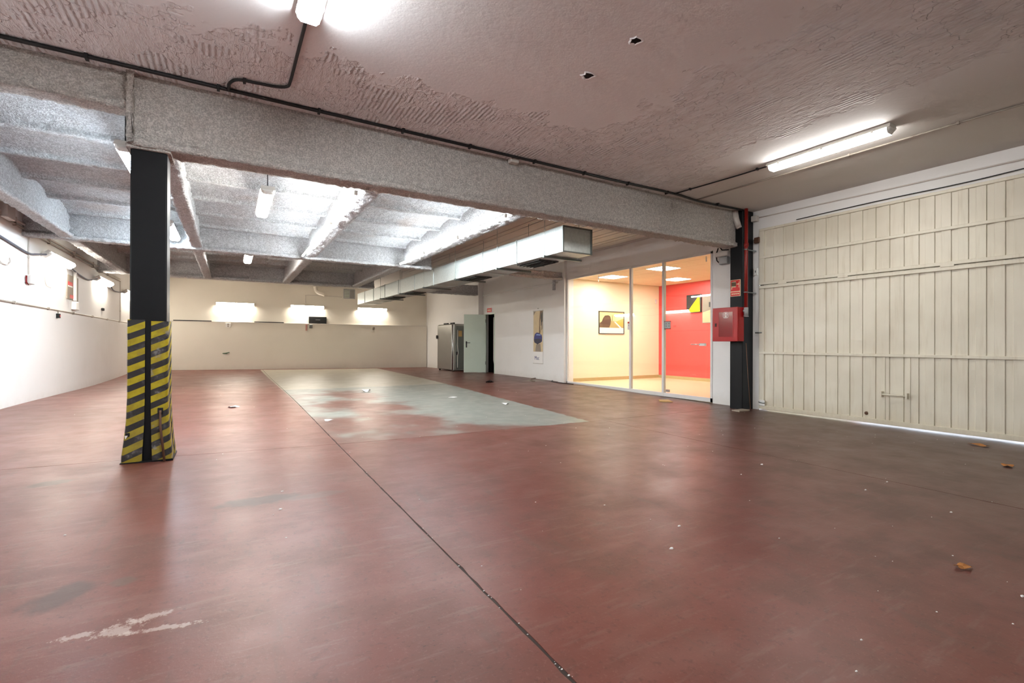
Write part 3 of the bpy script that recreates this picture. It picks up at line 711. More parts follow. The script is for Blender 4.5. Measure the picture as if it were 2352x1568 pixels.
g_l = guard(-1, -1, 1.335); g_r = guard(1, -1, 1.325); guard(-1, 1, 1.33); guard(1, 1, 1.33)
MB().cbox(-0.765, -0.735, 5.156, 5.172, 0.335, 0.365, .002).build('slot', 'black_matt', g_l)
MB().add([(-.768, 5.155, .345), (-.746, 5.155, .345), (-.762, 5.152, .315)], [(0, 1, 2)]).build('torn_tag', 'paper', g_l)
MB().cbox(-0.545, -0.505, 5.172, 5.190, 0.515, 0.565, .003).build('slot', 'black_matt', g_r)
tag(MB().tube([(-0.525, 5.160, 0.545), (-0.52, 5.140, 0.40), (-0.487, 5.105, fz(-.487, 5.09) + .008)], 0.009, 8).build('iron_bar', 'rust', None, True), 'thin rusty bar leaning on the striped guard', 'bar')

# ---- column, hose cabinet and pipe by the vehicle door
c2_ = thing('wall_column', 'dark blue black painted column between office glass and vehicle door', 'column', (7.75, 5.17, 0))
MB().cbox(7.60, 7.905, 5.05, 5.29, -0.04, 3.45, 0.008).build('shaft', 'black', c2_)
hc = thing('fire_hose_cabinet', 'red fire hose cabinet mounted on the dark column', 'cabinet', (7.51, 5.265, 1.18))
bd = MB().cbox(7.45, 7.60, 5.02, 5.51, 1.18, 1.765, .006).build('body', 'red', hc)
dr = MB().cbox(7.42, 7.452, 5.018, 5.512, 1.178, 1.767, .007).build('door', 'red', hc)
MB().box(7.4185, 7.421, 5.11, 5.385, 1.255, 1.690).build('window_pane', 'red_dk', dr)
fr = MB()
for (y0, y1, z0, z1) in ((5.10, 5.395, 1.245, 1.257), (5.10, 5.395, 1.688, 1.70), (5.10, 5.112, 1.257, 1.688), (5.383, 5.395, 1.257, 1.688)): fr.box(7.4165, 7.421, y0, y1, z0, z1)
fr.build('window_frame', 'red', dr)
lk = MB().cbox(7.413, 7.421, 5.425, 5.49, 1.435, 1.50, .003).build('lock', 'red', dr)
MB().box(7.411, 7.4135, 5.425, 5.452, 1.44, 1.495).build('lock_recess', 'black_matt', lk)
em = MB()
def ring(mb, cyy, cz, ry, rz, th, x0, x1, pw=4, n=28):
    vs = []
    for x in (x0, x1):
        for k in range(n):
            a = 2 * math.pi * k / n; c_, s_ = math.cos(a), math.sin(a); q = (abs(c_) ** pw + abs(s_) ** pw) ** (-1 / pw)
            for r in (1, 1 - th): vs.append((x, cyy + ry * r * q * c_, cz + rz * r * q * s_))
    m = 2 * n; fs = []
    for k in range(n):
        a, b = 2 * k, 2 * ((k + 1) % n)
        fs += [(a, b, b + 1, a + 1), (m + a, m + a + 1, m + b + 1, m + b), (a, m + a, m + b, b), (a + 1, b + 1, m + b + 1, m + a + 1)]
    mb.add(vs, fs)
ring(em, 5.245, 1.635, .052, .052, .14, 7.4155, 7.4182)
ring(em, 5.245, 1.640, .030, .030, .22, 7.4155, 7.4182, 2)
em.box(7.4155, 7.4182, 5.238, 5.252, 1.618, 1.662).box(7.4155, 7.4182, 5.222, 5.268, 1.598, 1.607)
em.build('hose_emblem', 'white', dr)
rp = thing('red_pipe', 'red sprinkler pipe running down beside the dark column', 'pipe', (7.60, 4.985, 1.68))
MB().tube([(7.60, 4.985, 3.45), (7.60, 4.985, 1.72)], .029, 14).build('pipe', 'red_pipe', rp, True)
MB().tube([(7.60, 4.985, 2.80), (7.60, 4.985, 2.86)], .038, 14).build('coupling', 'red_pipe', rp, True)
MB().tube([(7.60, 4.985, 1.76), (7.60, 4.985, 1.62)], .036, 14).tube([(7.575, 4.985, 1.70), (7.575, 5.017, 1.70)], .022, 12).tube([(7.60, 4.985, 1.615), (7.60, 4.985, 1.60)], .040, 14).build('elbow', 'plastic_grey', rp, True)
for z in (2.02, 2.75): MB().tube([(7.60, 4.985, z - .008), (7.60, 4.985, z + .008)], .036, 14).cbox(7.63, 7.88, 4.975, 4.995, z - .008, z + .008, .002).build('pipe_clamp', 'steel_dk', rp)
sg = thing('hose_sign', 'red fire hose pictogram sign on the dark column', 'sign', (7.595, 5.17, 1.95))
MB().cbox(7.590, 7.600, 5.085, 5.275, 1.965, 2.255, .002).build('plate', 'sign_cream', sg)
MB().box(7.5885, 7.5905, 5.093, 5.267, 2.055, 2.247).box(7.5885, 7.5905, 5.093, 5.267, 1.973, 2.040).build('red_field', 'sign_red', sg)
pi = MB()
for i in range(6): pi.box(7.5868, 7.5886, 5.168 + i * .0145, 5.180 + i * .0145, 2.125 - (.035 if i == 5 else 0), 2.225)
pi.box(7.5868, 7.5884, 5.168, 5.252, 2.14, 2.215).box(7.5868, 7.5886, 5.135, 5.168, 2.17, 2.182).box(7.5868, 7.5886, 5.105, 5.113, 2.115, 2.215).box(7.5868, 7.5886, 5.113, 5.135, 2.168, 2.184)
pi.build('hose_pictogram', 'sign_cream', sg)
lt = MB()
for i in range(11): lt.box(7.5868, 7.5886, 5.104 + i * .0138, 5.1125 + i * .0138, 1.995 + (i % 3) * .003, 2.020)
lt.build('lettering', 'sign_cream', sg)
el = thing('siren_lamp', 'white alarm lamp with grey box on the wall left of the dark column', 'lamp', (7.84, 5.58, 2.6))
MB().cbox(7.76, 7.898, 5.46, 5.72, 2.745, 2.825, .012).build('tube_cover', 'plastic', el)
MB().cbox(7.79, 7.898, 5.49, 5.66, 2.60, 2.735, .012).build('box', 'plastic_grey', el)
MB().tube([(7.85, 5.71, 2.92), (7.82, 5.735, 2.80), (7.83, 5.725, 2.69), (7.84, 5.68, 2.64)], .011, 8).tube([(7.86, 5.68, 2.93), (7.84, 5.62, 2.87), (7.86, 5.50, 2.86)], .010, 8).build('cable', 'black_matt', el, True)
tag(MB().tube([(7.555, 5.17, 3.44), (7.565, 5.15, 3.30), (7.575, 5.10, 3.14)], [.052, .052, .046], 14).build('pipe_stub', 'conduit', None, True), 'short white pipe stub above the dark column', 'pipe')
tag(MB().cbox(7.81, 7.90, 4.94, 5.04, 3.26, 3.36, .008).build('junction_box', 'conduit'), 'pale junction box over the corner of the vehicle door', 'box')
sw = thing('key_switch', 'small white key switch between dark column and vehicle door', 'switch', (7.89, 4.99, 2.33))
MB().cbox(7.868, 7.902, 4.955, 5.025, 2.33, 2.455, .006).build('case', 'plastic', sw)
MB().cbox(7.865, 7.869, 4.983, 4.995, 2.375, 2.415, .001).build('key_slot', 'black_matt', sw)
tag(MB().cbox(7.30, 7.585, 4.90, 5.045, fz(7.45, 4.97), fz(7.45, 4.97) + .022, .003).build('floor_tile_piece', 'tile'), 'loose grey tile at the foot of the dark column', 'tile')
tag(MB().tube([(7.60, 4.90, .03), (7.64, 4.97, .55), (7.655, 5.02, 1.15)], .006, 6).build('thin_wire', 'rust', None, True), 'thin brown wire standing against the dark column', 'wire')

# ---- tube lamps
def make_lamp(L, emat, name='tube_lamp'):
    root = bpy.data.objects.new(name, None); COL.objects.link(root); WLOC[root.name] = np.zeros(3); root.empty_display_size = .1
    h = L / 2
    pr_h = [(-.072, -.002), (.072, -.002), (.082, -.042), (-.082, -.042)]
    MB().prism(pr_h, lambda a, b, c: (a, c, b), -h, h).build('housing', 'housing', root)
    pd = [(-.078, -.043), (.078, -.043), (.070, -.075), (.048, -.097), (-.048, -.097), (-.070, -.075)]
    MB().prism(pd, lambda a, b, c: (a, c, b), -h + .03, h - .03).build('diffuser', emat, root)
    for sgn in (-1, 1):
        y0 = sgn * (h - .03); y1 = sgn * h
        pe = [(a * .62, b * .82 - .008) for a, b in pd]
        vs = [(a, y0, b) for a, b in pd] + [(a * .8, y1, -.043 + (b + .043) * .45) for a, b in pd]; n = len(pd)
        MB().add(vs, [tuple(range(n)), tuple(range(n, 2 * n))] + [(i, (i + 1) % n, n + (i + 1) % n, n + i) for i in range(n)]).build('end_cap', 'plastic', root)
    for sgn in (-1, 1):
        for k in (-.38, 0, .38):
            MB().cbox(sgn * .078 - .006, sgn * .078 + .006, k * L - .014, k * L + .014, -.058, -.030, .002).build('clip', 'plastic', root)
    return root
protos = {}
def lamp(key, L, emat, mat4, label, group):
    if (key, L) not in protos:
        protos[key, L] = r = make_lamp(L, emat)
    else:
        r = copy_tree(protos[key, L])
    r.matrix_world = mat4
    tag(r, label, 'lamp', group); return r
T = Matrix.Translation; RX = lambda a: Matrix.Rotation(math.radians(a), 4, 'X'); RY = lambda a: Matrix.Rotation(math.radians(a), 4, 'Y'); RZ = lambda a: Matrix.Rotation(math.radians(a), 4, 'Z')
lamp('door', 1.33, 'lamp_door', T((5.965, 2.93, 3.45)), 'ceiling tube lamp above the cream vehicle door', 'tube lamps on the front ceiling')
lamp('front', 1.33, 'lamp_front', T((0.46, 2.93, 3.45)), 'ceiling tube lamp fed by the looping black cable', 'tube lamps on the front ceiling')
def hung(key, x, y0, L, z, emat, label):
    r = lamp(key, L, emat, T((x, y0 + L / 2, z + .1)), label, 'hanging tube lamps')
    for y in (-L / 2 + .05, L / 2 - .05):
        o = MB().tube([(0, y, 0), (0, y, 3.38 - z - .1)], .006, 6).build('hanger_rod', 'cable', None, True, loc=(0, 0, 0)); o.parent = r
    return r
lamp('front', 1.33, 'lamp_front', T((-1.7, -2.0, 3.45)), 'ceiling tube lamp behind the camera', 'tube lamps on the front ceiling')  # unseen lamp added to brighten the front of the hall
hung('cool', -0.86, 5.70, 1.30, 2.93, 'lamp_cool', 'bright tube lamp hanging at the top of the black column')
hung('cool', -0.85, 9.08, 1.30, 2.93, 'lamp_cool', 'bright tube lamp hanging beyond the middle of the black column')
hung('hang', 0.385, 6.42, 1.30, 2.92, 'lamp_hang', 'tube lamp hanging in the near bay right of the column')
hung('hang', 0.335, 11.15, 1.30, 2.92, 'lamp_hang', 'small looking tube lamp hanging in the far bay')
for (y, lb) in ((11.3, 'wall tube lamp nearest the switch box'), (15.0, 'middle wall tube lamp of the left wall'), (18.55, 'wall tube lamp next to the black column edge')):
    r = lamp('wallL', 1.55, 'lamp_warm', T((-2.80, y + .775, 2.70)) @ RY(-38), lb, 'tube lamps on the left wall')
    for k in (-.55, .55):
        o = MB().cbox(-.05, .0, k - .012, k + .012, -.02, .012, .002).build('bracket', 'steel_dk', None, loc=(0, 0, 0)); o.parent = r
for (x, lb) in ((0.17, 'far wall tube lamp nearest the black column'), (2.72, 'far wall tube lamp above the black wall box'), (5.35, 'far wall tube lamp under the duct end')):
    lamp('wallF', 1.30, 'lamp_warm', T((x, YB - .10, 2.60)) @ RX(-40) @ RZ(90), lb, 'tube lamps on the far wall')
# slim tubes added beside two sprayed beams to brighten them and the duct
def added_batten(x, y0, L, z, label):
    key = ('batten', L)
    if key not in protos:
        r = bpy.data.objects.new('tube_batten', None); COL.objects.link(r); WLOC[r.name] = np.zeros(3); r.empty_display_size = .1
        MB().cbox(-.007, .007, -L / 2, L / 2, .056, .066, .002).build('spine', 'housing', r)
        MB().tube([(0, -L / 2 + .02, .038), (0, L / 2 - .02, .038)], .014, 10).build('tube', 'lamp_batten', r, True)
        for s in (-1, 1): MB().cbox(-.018, .018, s * L / 2 - .02, s * L / 2 + .02, .02, .066, .003).build('lamp_holder', 'plastic', r)
        for s in (-1, 1): MB().cbox(-.005, .10, s * L / 3 - .01, s * L / 3 + .01, .064, .070, .001).build('arm', 'plastic', r)
        protos[key] = r
    else: r = copy_tree(protos[key])
    r.location = (x, y0 + L / 2, z); return tag(r, label, 'lamp', 'slim tubes on the beams')
for i in range(3):
    added_batten(1.235, 5.62 + i * 1.58, 1.5, 2.815, ['slim tube nearest the girder on the beam beside the hanging lamps', 'middle slim tube on the beam beside the hanging lamps', 'farthest slim tube on the beam beside the hanging lamps'][i])
    added_batten(3.215, 5.62 + i * 1.58, 1.5, 2.825, ['slim tube nearest the girder on the beam next to the duct', 'middle slim tube on the beam next to the duct', 'farthest slim tube on the beam next to the duct'][i])

# ---- ceiling cables
def smooth_path(pts, k=5):
    P = [Vector(p) for p in pts]; out = []
    for i in range(len(P) - 1):
        p0, p1, p2, p3 = P[max(i - 1, 0)], P[i], P[i + 1], P[min(i + 2, len(P) - 1)]
        for j in range(k):
            t = j / k
            out.append(.5 * ((2 * p1) + (p2 - p0) * t + (2 * p0 - 5 * p1 + 4 * p2 - p3) * t * t + (3 * p1 - p0 - 3 * p2 + p3) * t ** 3))
    out.append(P[-1]); return out
def cable(name, pts, r, mat, label, cat='cable', clips=None, k=5, n=8):
    P = smooth_path(pts, k); t = thing(name, label, cat, tuple(P[0]))
    MB().tube(P, r, n).build('run', mat, t, True)
    for (c, ax_) in clips or []:
        c = Vector(c)
        MB().cbox(c.x - (.012 if ax_ == 'x' else r * 1.8), c.x + (.012 if ax_ == 'x' else r * 1.8), c.y - (.012 if ax_ == 'y' else r * 1.8), c.y + (.012 if ax_ == 'y' else r * 1.8), c.z - r * 1.4, c.z + r * 1.6, .002).build('saddle_clip', mat, t)
    return t
ZK = ZC - .018
cable('ceiling_cable', [(XL, 5.035, ZK), (-1.5, 5.03, ZK), (-.02, 5.035, ZK), (1.5, 5.04, ZK), (3.0, 5.035, ZK), (4.5, 5.04, ZK), (5.85, 5.02, ZK), (6.5, 5.06, ZK - .01), (7.58, 5.03, ZK)], .017, 'cable',
      'thick black cable along the girder under the ceiling', clips=[((x, 5.036, ZK), 'x') for x in (-2.2, -1.0, -.1, .75, 1.6, 2.4, 3.3, 4.1, 4.9, 5.7, 6.9)])
cable('ceiling_cable', [(-.02, 5.03, ZK), (-.012, 4.90, ZK), (.05, 4.80, ZK), (.20, 4.775, ZK), (.34, 4.755, ZK), (.43, 4.70, ZK), (.447, 4.58, ZK), (.452, 4.15, ZK), (.458, 3.60, ZK)], .013, 'cable', 'black cable looping up to the ceiling lamp', clips=[((.10, 4.79, ZK), 'x')])
cable('ceiling_cable', [(5.85, 5.02, ZK), (5.90, 4.5, ZK), (5.945, 4.0, ZK), (5.962, 3.60, ZK)], .010, 'cable', 'black cable branching to the lamp above the vehicle door', clips=[((5.95, 3.75, ZK), 'y'), ((5.875, 4.75, ZK), 'y')])
cable('ceiling_conduit', [(6.42, 5.10, ZC - .012), (6.45, 3.6, ZC - .012), (6.49, 1.9, ZC - .012), (6.56, .5, ZC - .012), (6.7, -2.5, ZC - .012)], .010, 'conduit_dk', 'thin pale conduit on the ceiling behind the lamp by the vehicle door', 'conduit', clips=[((6.465, 2.9, ZC - .012), 'y'), ((6.49, 1.9, ZC - .012), 'y')])
cable('wall_conduit', [(7.885, 4.93, 3.325), (7.885, 3, 3.30), (7.885, 1, 3.28), (7.885, -1.5, 3.27)], .010, 'conduit', 'pale conduit on the wall strip above the vehicle door', 'conduit')
cable('wall_wire', [(7.885, 4.3, 3.15), (7.88, 3.2, 3.165), (7.88, 2.2, 3.16), (7.88, 1.2, 3.19), (7.88, -.6, 3.18)], .007, 'cable', 'dark wire sagging along the top of the vehicle door', 'wire')
tag(MB().cbox(2.98, 3.10, 5.075, 5.16, 3.385, 3.45, .008).build('junction_box', 'conduit'), 'small pale junction box on the girder cable', 'box')

# ---- ventilation duct
DU = Vector((-0.022, 1, 0)).normalized(); DS = Vector((DU.y, -DU.x, 0)); DZ = Vector((0, 0, 1)); D_O = Vector((4.335, 5.83, 0)); DWid = .575; ZB_, ZT_ = 2.53, 2.925
du = thing('air_duct', 'galvanised steel ventilation duct hung below the ceiling', 'duct', (4.335, 5.83, 2.53))
seams = [0, 1.30, 2.55, 3.80, 5.05, 6.35, 7.65, 8.95, 10.2, 11.3, 12.3]
def dp(a, s_, z): return D_O + DU * a + DS * s_ + DZ * z
for a, b in zip(seams[:-1], seams[1:]):
    MB().obox(dp((a + b) / 2, DWid / 2, (ZB_ + ZT_) / 2), (DU, DS, DZ), ((b - a) / 2 - .004, DWid / 2, (ZT_ - ZB_) / 2)).build('section', 'galv', du)
for a in seams[1:-1]:
    MB().obox(dp(a, DWid / 2, (ZB_ + ZT_) / 2), (DU, DS, DZ), (.012, DWid / 2 + .012, (ZT_ - ZB_) / 2 + .012)).build('flange', 'galv', du)
e = MB()
for (s0, s1, z0, z1) in ((0, DWid, ZB_, ZB_ + .012), (0, DWid, ZT_ - .012, ZT_), (0, .012, ZB_, ZT_), (DWid - .012, DWid, ZB_, ZT_)):
    e.obox(dp(-.006, (s0 + s1) / 2, (z0 + z1) / 2), (DU, DS, DZ), (.008, (s1 - s0) / 2 + .004, (z1 - z0) / 2 + .004))
e.build('end_flange', 'steel_dk', du)
for a in (.42, 1.92, 3.75, 5.60, 7.4, 9.3):
    MB().obox(dp(a, DWid / 2 + .04, ZB_ - .018), (DU, DS, DZ), (.020, DWid / 2 + .10, .016)).build('support_bar', 'steel_dk', du)
    for s_ in (-.035, DWid + .09):
        MB().tube([dp(a, s_, ZB_ - .03), dp(a, s_, ZC)], .005, 6).build('hanger_rod', 'galv', du, True)
for a in (.70, 3.0, 6.7, 8.4):
    g = MB().obox(dp(a + .38, DWid / 2, ZB_ - .008), (DU, DS, DZ), (.34, .20, .010)).build('grille', 'grate', du)
    for i in range(5): MB().obox(dp(a + .38, DWid / 2 - .15 + i * .075, ZB_ - .024), (DU, (DS * .8 + DZ * .6).normalized(), (DZ * .8 - DS * .6).normalized()), (.33, .022, .002)).build('blade', 'steel_dk', g)
tag(MB().tube([(7.72, 10.78, 2.60), (7.72, 10.78, 3.02)], .045, 12).cbox(7.66, 7.80, 10.72, 10.84, 2.98, 3.06, .006).build('drain_pipe', 'spray', None, False), 'grey sprayed pipe end on the wall beside the office glass', 'pipe')
cable('small_pipe', [(7.84, 10.6, 2.82), (7.84, 13.0, 2.82), (7.84, 15.3, 2.82)], .022, 'wall', 'thin white pipe along the wall above the rear door', 'pipe')

# ---- left wall fittings
def yrun(name, y0, y1, z, r, mat, label, cat='conduit', x=XL + .02):
    t = thing(name, label, cat, (x, y0, z)); MB().tube([(x, y0, z), (x, (y0 + y1) / 2, z), (x, y1, z)], r, 8).build('run', mat, t, True)
    for k in range(int((y1 - y0) / 1.6)):
        y = y0 + .8 + k * 1.6; MB().cbox(XL, x + r * 1.3, y - .012, y + .012, z - r * 1.8, z + r * 1.8, .002).build('saddle', mat, t)
    return t
yrun('wall_conduit', YF + .1, 19.6, 1.730, .013, 'conduit_dk', 'long conduit at shoulder height along the left wall')
yrun('wall_conduit', YF + .1, 18.2, 3.00, .020, 'conduit', 'upper pale conduit high on the left wall')
yrun('wall_conduit', YF + .1, 18.2, 2.93, .016, 'conduit_dk', 'lower grey conduit high on the left wall')
for (y, z0, z1, lb) in ((10.72, 2.20, 2.95, 'thin riser dropping to the switch box on the left wall'), (18.25, 1.73, 2.95, 'thin riser behind the black column on the left wall')):
    t = thing('riser_conduit', lb, 'conduit', (XL + .015, y, z0)); MB().tube([(XL + .015, y, z0), (XL + .015, y, z1)], .010, 8).build('run', 'conduit', t, True)
    MB().cbox(XL, XL + .03, y - .02, y + .02, z0 + .3, z0 + .33, .002).build('saddle', 'conduit', t)
sb = thing('switch_box', 'white switch box on the left wall below the thin riser', 'box', (XL + .04, 10.72, 2.08))
MB().cbox(XL, XL + .07, 10.62, 10.80, 2.08, 2.22, .006).build('case', 'plastic', sb); MB().cbox(XL, XL + .05, 10.81, 10.87, 2.08, 2.22, .004).build('side_plate', 'plastic_grey', sb)
MB().tube([(XL + .02, 10.60, 2.2), (XL + .02, 10.59, 2.10), (XL + .02, 10.68, 2.06)], .012, 6).build('red_wire', 'red_dk', sb, True)
tag(MB().cbox(XL, XL + .10, 9.55, 9.86, 2.92, 3.14, .01).build('junction_box', 'conduit'), 'beige junction box high on the left wall', 'box')
nb = thing('notice_panel', 'grey panel with red lettering on the left wall', 'panel', (XL + .02, 13.25, 2.0))
MB().cbox(XL + .001, XL + .018, 12.85, 13.66, 2.0, 2.50, .004).build('board', 'tile', nb)
for (y0, y1, z0, z1) in ((12.90, 13.22, 2.285, 2.36), (13.05, 13.28, 2.03, 2.10)): MB().box(XL + .018, XL + .021, y0, y1, z0, z1).build('red_lettering', 'sign_red', nb)
MB().box(XL + .018, XL + .0205, 12.90, 13.22, 2.255, 2.282).build('white_band', 'white', nb)
MB().cbox(XL + .018, XL + .06, 13.28, 13.36, 1.99, 2.62, .004).build('cover_pipe', 'plastic', nb)
tag(MB().cbox(XL, XL + .08, 13.2, 13.46, 1.80, 1.97, .01).build('socket_box', 'plastic'), 'white box under the grey panel on the left wall', 'box')
sk = thing('socket', 'small black and red socket hanging under the shoulder high conduit', 'socket', (XL + .03, 12.25, 1.58)); MB().cbox(XL, XL + .05, 12.21, 12.29, 1.585, 1.67, .004).build('case', 'black_matt', sk); MB().box(XL + .05, XL + .053, 12.23, 12.27, 1.61, 1.64).build('red_face', 'sign_red', sk); MB().tube([(XL + .02, 12.25, 1.67), (XL + .02, 12.25, 1.73)], .010, 6).build('stem', 'conduit_dk', sk)
tag(MB().cbox(XL, XL + .05, 15.88, 16.02, 1.93, 2.0, .012).build('socket', 'black_matt'), 'small black wall bracket under the middle left wall lamp', 'socket')
cable('wall_cable', [(XL + .03, 7.0, 2.80), (XL + .03, 9.64, 2.63), (XL + .03, 10.6, 2.57), (XL + .05, 10.95, 2.60), (XL + .08, 11.32, 2.66)], .016, 'cable_grey', 'grey cable sagging to the first left wall lamp')
cable('wall_cable', [(XL + .08, 12.83, 2.64), (XL + .05, 13.3, 2.60), (XL + .04, 14.2, 2.55), (XL + .05, 14.7, 2.59), (XL + .08, 15.02, 2.65)], .015, 'cable_grey', 'grey cable between the first and middle left wall lamps')
cable('wall_cable', [(XL + .08, 16.53, 2.64), (XL + .04, 17.2, 2.56), (XL + .05, 18.2, 2.60), (XL + .08, 18.57, 2.65)], .015, 'cable_grey', 'grey cable running from the middle left wall lamp to the column side lamp')
for (y, w_, z, lb) in ((9.75, .42, 2.27, 'thin cable hook on the left wall at the picture edge'), (11.75, .45, 2.13, 'thin U shaped cable hook below the first left wall lamp')):
    cable('cable_hook', [(XL + .01, y - w_ / 2, z + .16), (XL + .02, y - w_ / 2 + .02, z + .03), (XL + .02, y - w_ / 2 + .12, z), (XL + .02, y + w_ / 2 - .12, z), (XL + .02, y + w_ / 2 - .01, z + .05), (XL + .01, y + w_ / 2, z + .12)], .008, 'conduit', lb, 'hook')

# ---- far wall fittings (they stand on the ledge)
LZ = 1.892; FY = YB - .09
for (x0, x1, lb) in ((-1.78, -.60, 'long black strip on the ledge left of the sockets'), (.81, 1.86, 'shorter black strip on the ledge between the far wall lamps')):
    tag(MB().cbox(x0, x1, YB - .07, YB - .03, LZ, LZ + .035, .005).build('ledge_strip', 'black_matt'), lb, 'strip')
tv = thing('wall_box', 'black rectangular box standing on the far ledge under the lamp', 'box', (3.13, YB - .06, LZ)); MB().cbox(2.79, 3.47, YB - .085, YB - .01, LZ, LZ + .29, .006).build('case', 'black_matt', tv); MB().box(3.04, 3.22, YB - .088, YB - .085, LZ + .155, LZ + .167).build('silver_mark', 'plastic_grey', tv)
def sock(x, z, w_, h_, mat, lb):
    s = thing('socket_plate', lb, 'socket', (x, FY, z)); MB().cbox(x - w_ / 2, x + w_ / 2, FY - .035, FY, z, z + h_, .005).build('plate', mat, s)
    for i in range(2): MB().tube([(x, FY - .037, z + h_ * (.3 + .4 * i)), (x, FY - .033, z + h_ * (.3 + .4 * i))], min(w_, h_) * .17, 8).build('outlet', 'conduit_dk', s)
sock(-.065, 1.68, .17, .17, 'plastic', 'white double socket under the ledge left of the dark wire stub')
sock(2.86, 1.70, .12, .15, 'steel_dk', 'dark socket under the black ledge box')
sock(5.42, 1.70, .10, .11, 'conduit_dk', 'small grey socket under the third far wall lamp')
tag(MB().cbox(2.66, 2.72, FY - .03, FY, 1.60, 1.86, .005).build('red_strip', mat_plain('faded_red', rgb(178, 128, 120), .6)), 'faded red strip beside the dark socket', 'strip')
tag(MB().tube(smooth_path([(-.24, FY - .01, .695), (-.18, FY - .03, .70), (-.10, FY - .02, .715), (-.02, FY - .03, .735)]), .014, 6).tube(smooth_path([(-.24, FY - .01, .69), (-.14, FY - .04, .685), (-.08, FY - .05, .70)]), .012, 6).build('wire_stub', 'copper', None, True), 'dark green wire ends sticking out of the far wall', 'wire')
vt = thing('vent_window', 'small louvred vent window high on the far wall by the duct', 'vent', (4.4, YB - .02, 3.0))
f = MB(); f.box(4.16, 4.64, YB - .03, YB, 3.0, 3.03).box(4.16, 4.64, YB - .03, YB, 3.38, 3.41).box(4.16, 4.19, YB - .03, YB, 3.03, 3.38).box(4.61, 4.64, YB - .03, YB, 3.03, 3.38).box(4.40, 4.43, YB - .03, YB, 3.03, 3.38); f.build('frame', 'plastic_grey', vt)
MB().box(4.19, 4.61, YB - .012, YB, 3.03, 3.38).build('glass', 'steel', vt)
for i in range(5): MB().box(4.19, 4.40, YB - .026, YB - .012, 3.05 + i * .065, 3.075 + i * .065).build('louvre', 'green', vt)
cable('thin_conduit', [(2.66, YB - .02, 2.62), (2.66, YB - .02, 3.0), (2.70, YB - .02, 3.06), (3.2, YB - .02, 3.07), (4.1, YB - .02, 3.06)], .010, 'conduit', 'thin conduit rising above the second far wall lamp', 'conduit')
tag(MB().tube(smooth_path([(3.02, YB - .14, 3.42), (3.05, YB - .18, 3.24), (3.15, YB - .26, 3.15), (3.35, YB - .24, 3.10)]), [.07] * 15 + [.085], 12).build('pipe_elbow', 'wall_cream', None, True), 'cream painted pipe elbow under the far sprayed beam', 'pipe')

# ---- steel cabinet by the open door
cb = thing('metal_cabinet', 'tall grey sheet metal cabinet behind the open green door', 'cabinet', (7.55, 17.4, fz(7.5, 17.4)))
z0 = fz(7.4, 17.3) + .03
MB().cbox(7.26, 7.84, 16.62, 18.20, z0, z0 + 1.78, .03).build('body', 'steel', cb)
MB().cbox(7.235, 7.262, 16.75, 18.17, z0 + .03, z0 + 1.75, .01).build('front_panel', 'steel', cb)
MB().tube([(7.245, 16.66, z0 + .04), (7.245, 16.66, z0 + 1.76)], .028, 12).build('corner_trim', 'chrome', cb, True)
MB().cbox(7.36, 7.80, 16.60, 16.625, z0 + .05, z0 + 1.70, .01).build('side_panel', 'steel_dk', cb)
MB().tube(smooth_path([(7.42, 16.59, z0 + 1.55), (7.42, 16.59, z0 + .95), (7.44, 16.585, z0 + .70), (7.42, 16.59, z0 + .55), (7.42, 16.59, z0 + .12)]), .012, 8).build('side_pipe', 'plastic', cb, True)
MB().cbox(7.36, 7.44, 16.585, 16.602, z0 + .60, z0 + .72, .004).build('side_latch', 'black_matt', cb)
MB().cbox(7.46, 7.60, 16.592, 16.603, z0 + 1.30, z0 + 1.52, .003).build('paper_label', 'card', cb)
for (y0, y1) in ((16.70, 17.05), (17.3, 17.7)): MB().cbox(7.30, 7.36, y0, y1, z0 + 1.78, z0 + 1.83, .012).build('top_handle', 'black_matt', cb)
MB().cbox(7.19, 7.24, 18.12, 18.24, z0 + 1.22, z0 + 1.36, .02).build('knob', 'black_matt', cb)
for y in (16.72, 18.1):
    for x in (7.32, 7.78): MB().cbox(x - .03, x + .03, y - .03, y + .03, fz(x, y), z0 + .002, .004).build('foot', 'black_matt', cb)

# ---- rear wall sign and hanging banner
rs = thing('red_sign', 'small red sign above the dark doorway', 'sign', (7.9, 14.92, 2.22)); MB().cbox(7.888, 7.90, 14.76, 15.10, 2.215, 2.355, .002).build('plate', 'sign_red', rs)
lt = MB()
for i in range(6): lt.box(7.886, 7.8885, 14.82 + i * .04, 14.848 + i * .04, 2.255, 2.315)
lt.build('lettering', 'sign_cream', rs)
bn = thing('hanging_banner', 'narrow banner with a blue truck hanging on the white wall', 'banner', (7.9, 11.81, .52))
MB().box(7.888, 7.894, 11.56, 12.07, .53, 2.09).build('sheet', 'paper', bn)
MB().tube([(7.886, 11.545, 2.095), (7.886, 12.085, 2.095)], .011, 8).build('hanging_rail', 'plastic', bn, True); MB().tube([(7.886, 11.55, .525), (7.886, 12.08, .525)], .010, 8).build('bottom_rail', 'plastic', bn, True)
def bpoly(mb, pts, x, mi): mb.add([(x, 12.065 - .50 * a, .535 + 1.545 * b) for a, b in pts], [tuple(range(len(pts)))], mi)
pb = MB()
bpoly(pb, [(0, .22), (1, .22), (1, 1), (0, 1)], 7.8876, 0)
bpoly(pb, [(.60, .45), (.75, .60), (.70, .78), (.95, 1), (.70, 1), (.62, .8)], 7.8872, 1)
bpoly(pb, [(.78, .70), (.98, .80), (.98, 1), (.80, .92)], 7.8870, 2)
bpoly(pb, [(.82, .62), (.97, .66), (.97, .80), (.86, .78)], 7.8868, 5)
bpoly(pb, [(0, .92), (.25, 1), (0, 1)], 7.8872, 5)
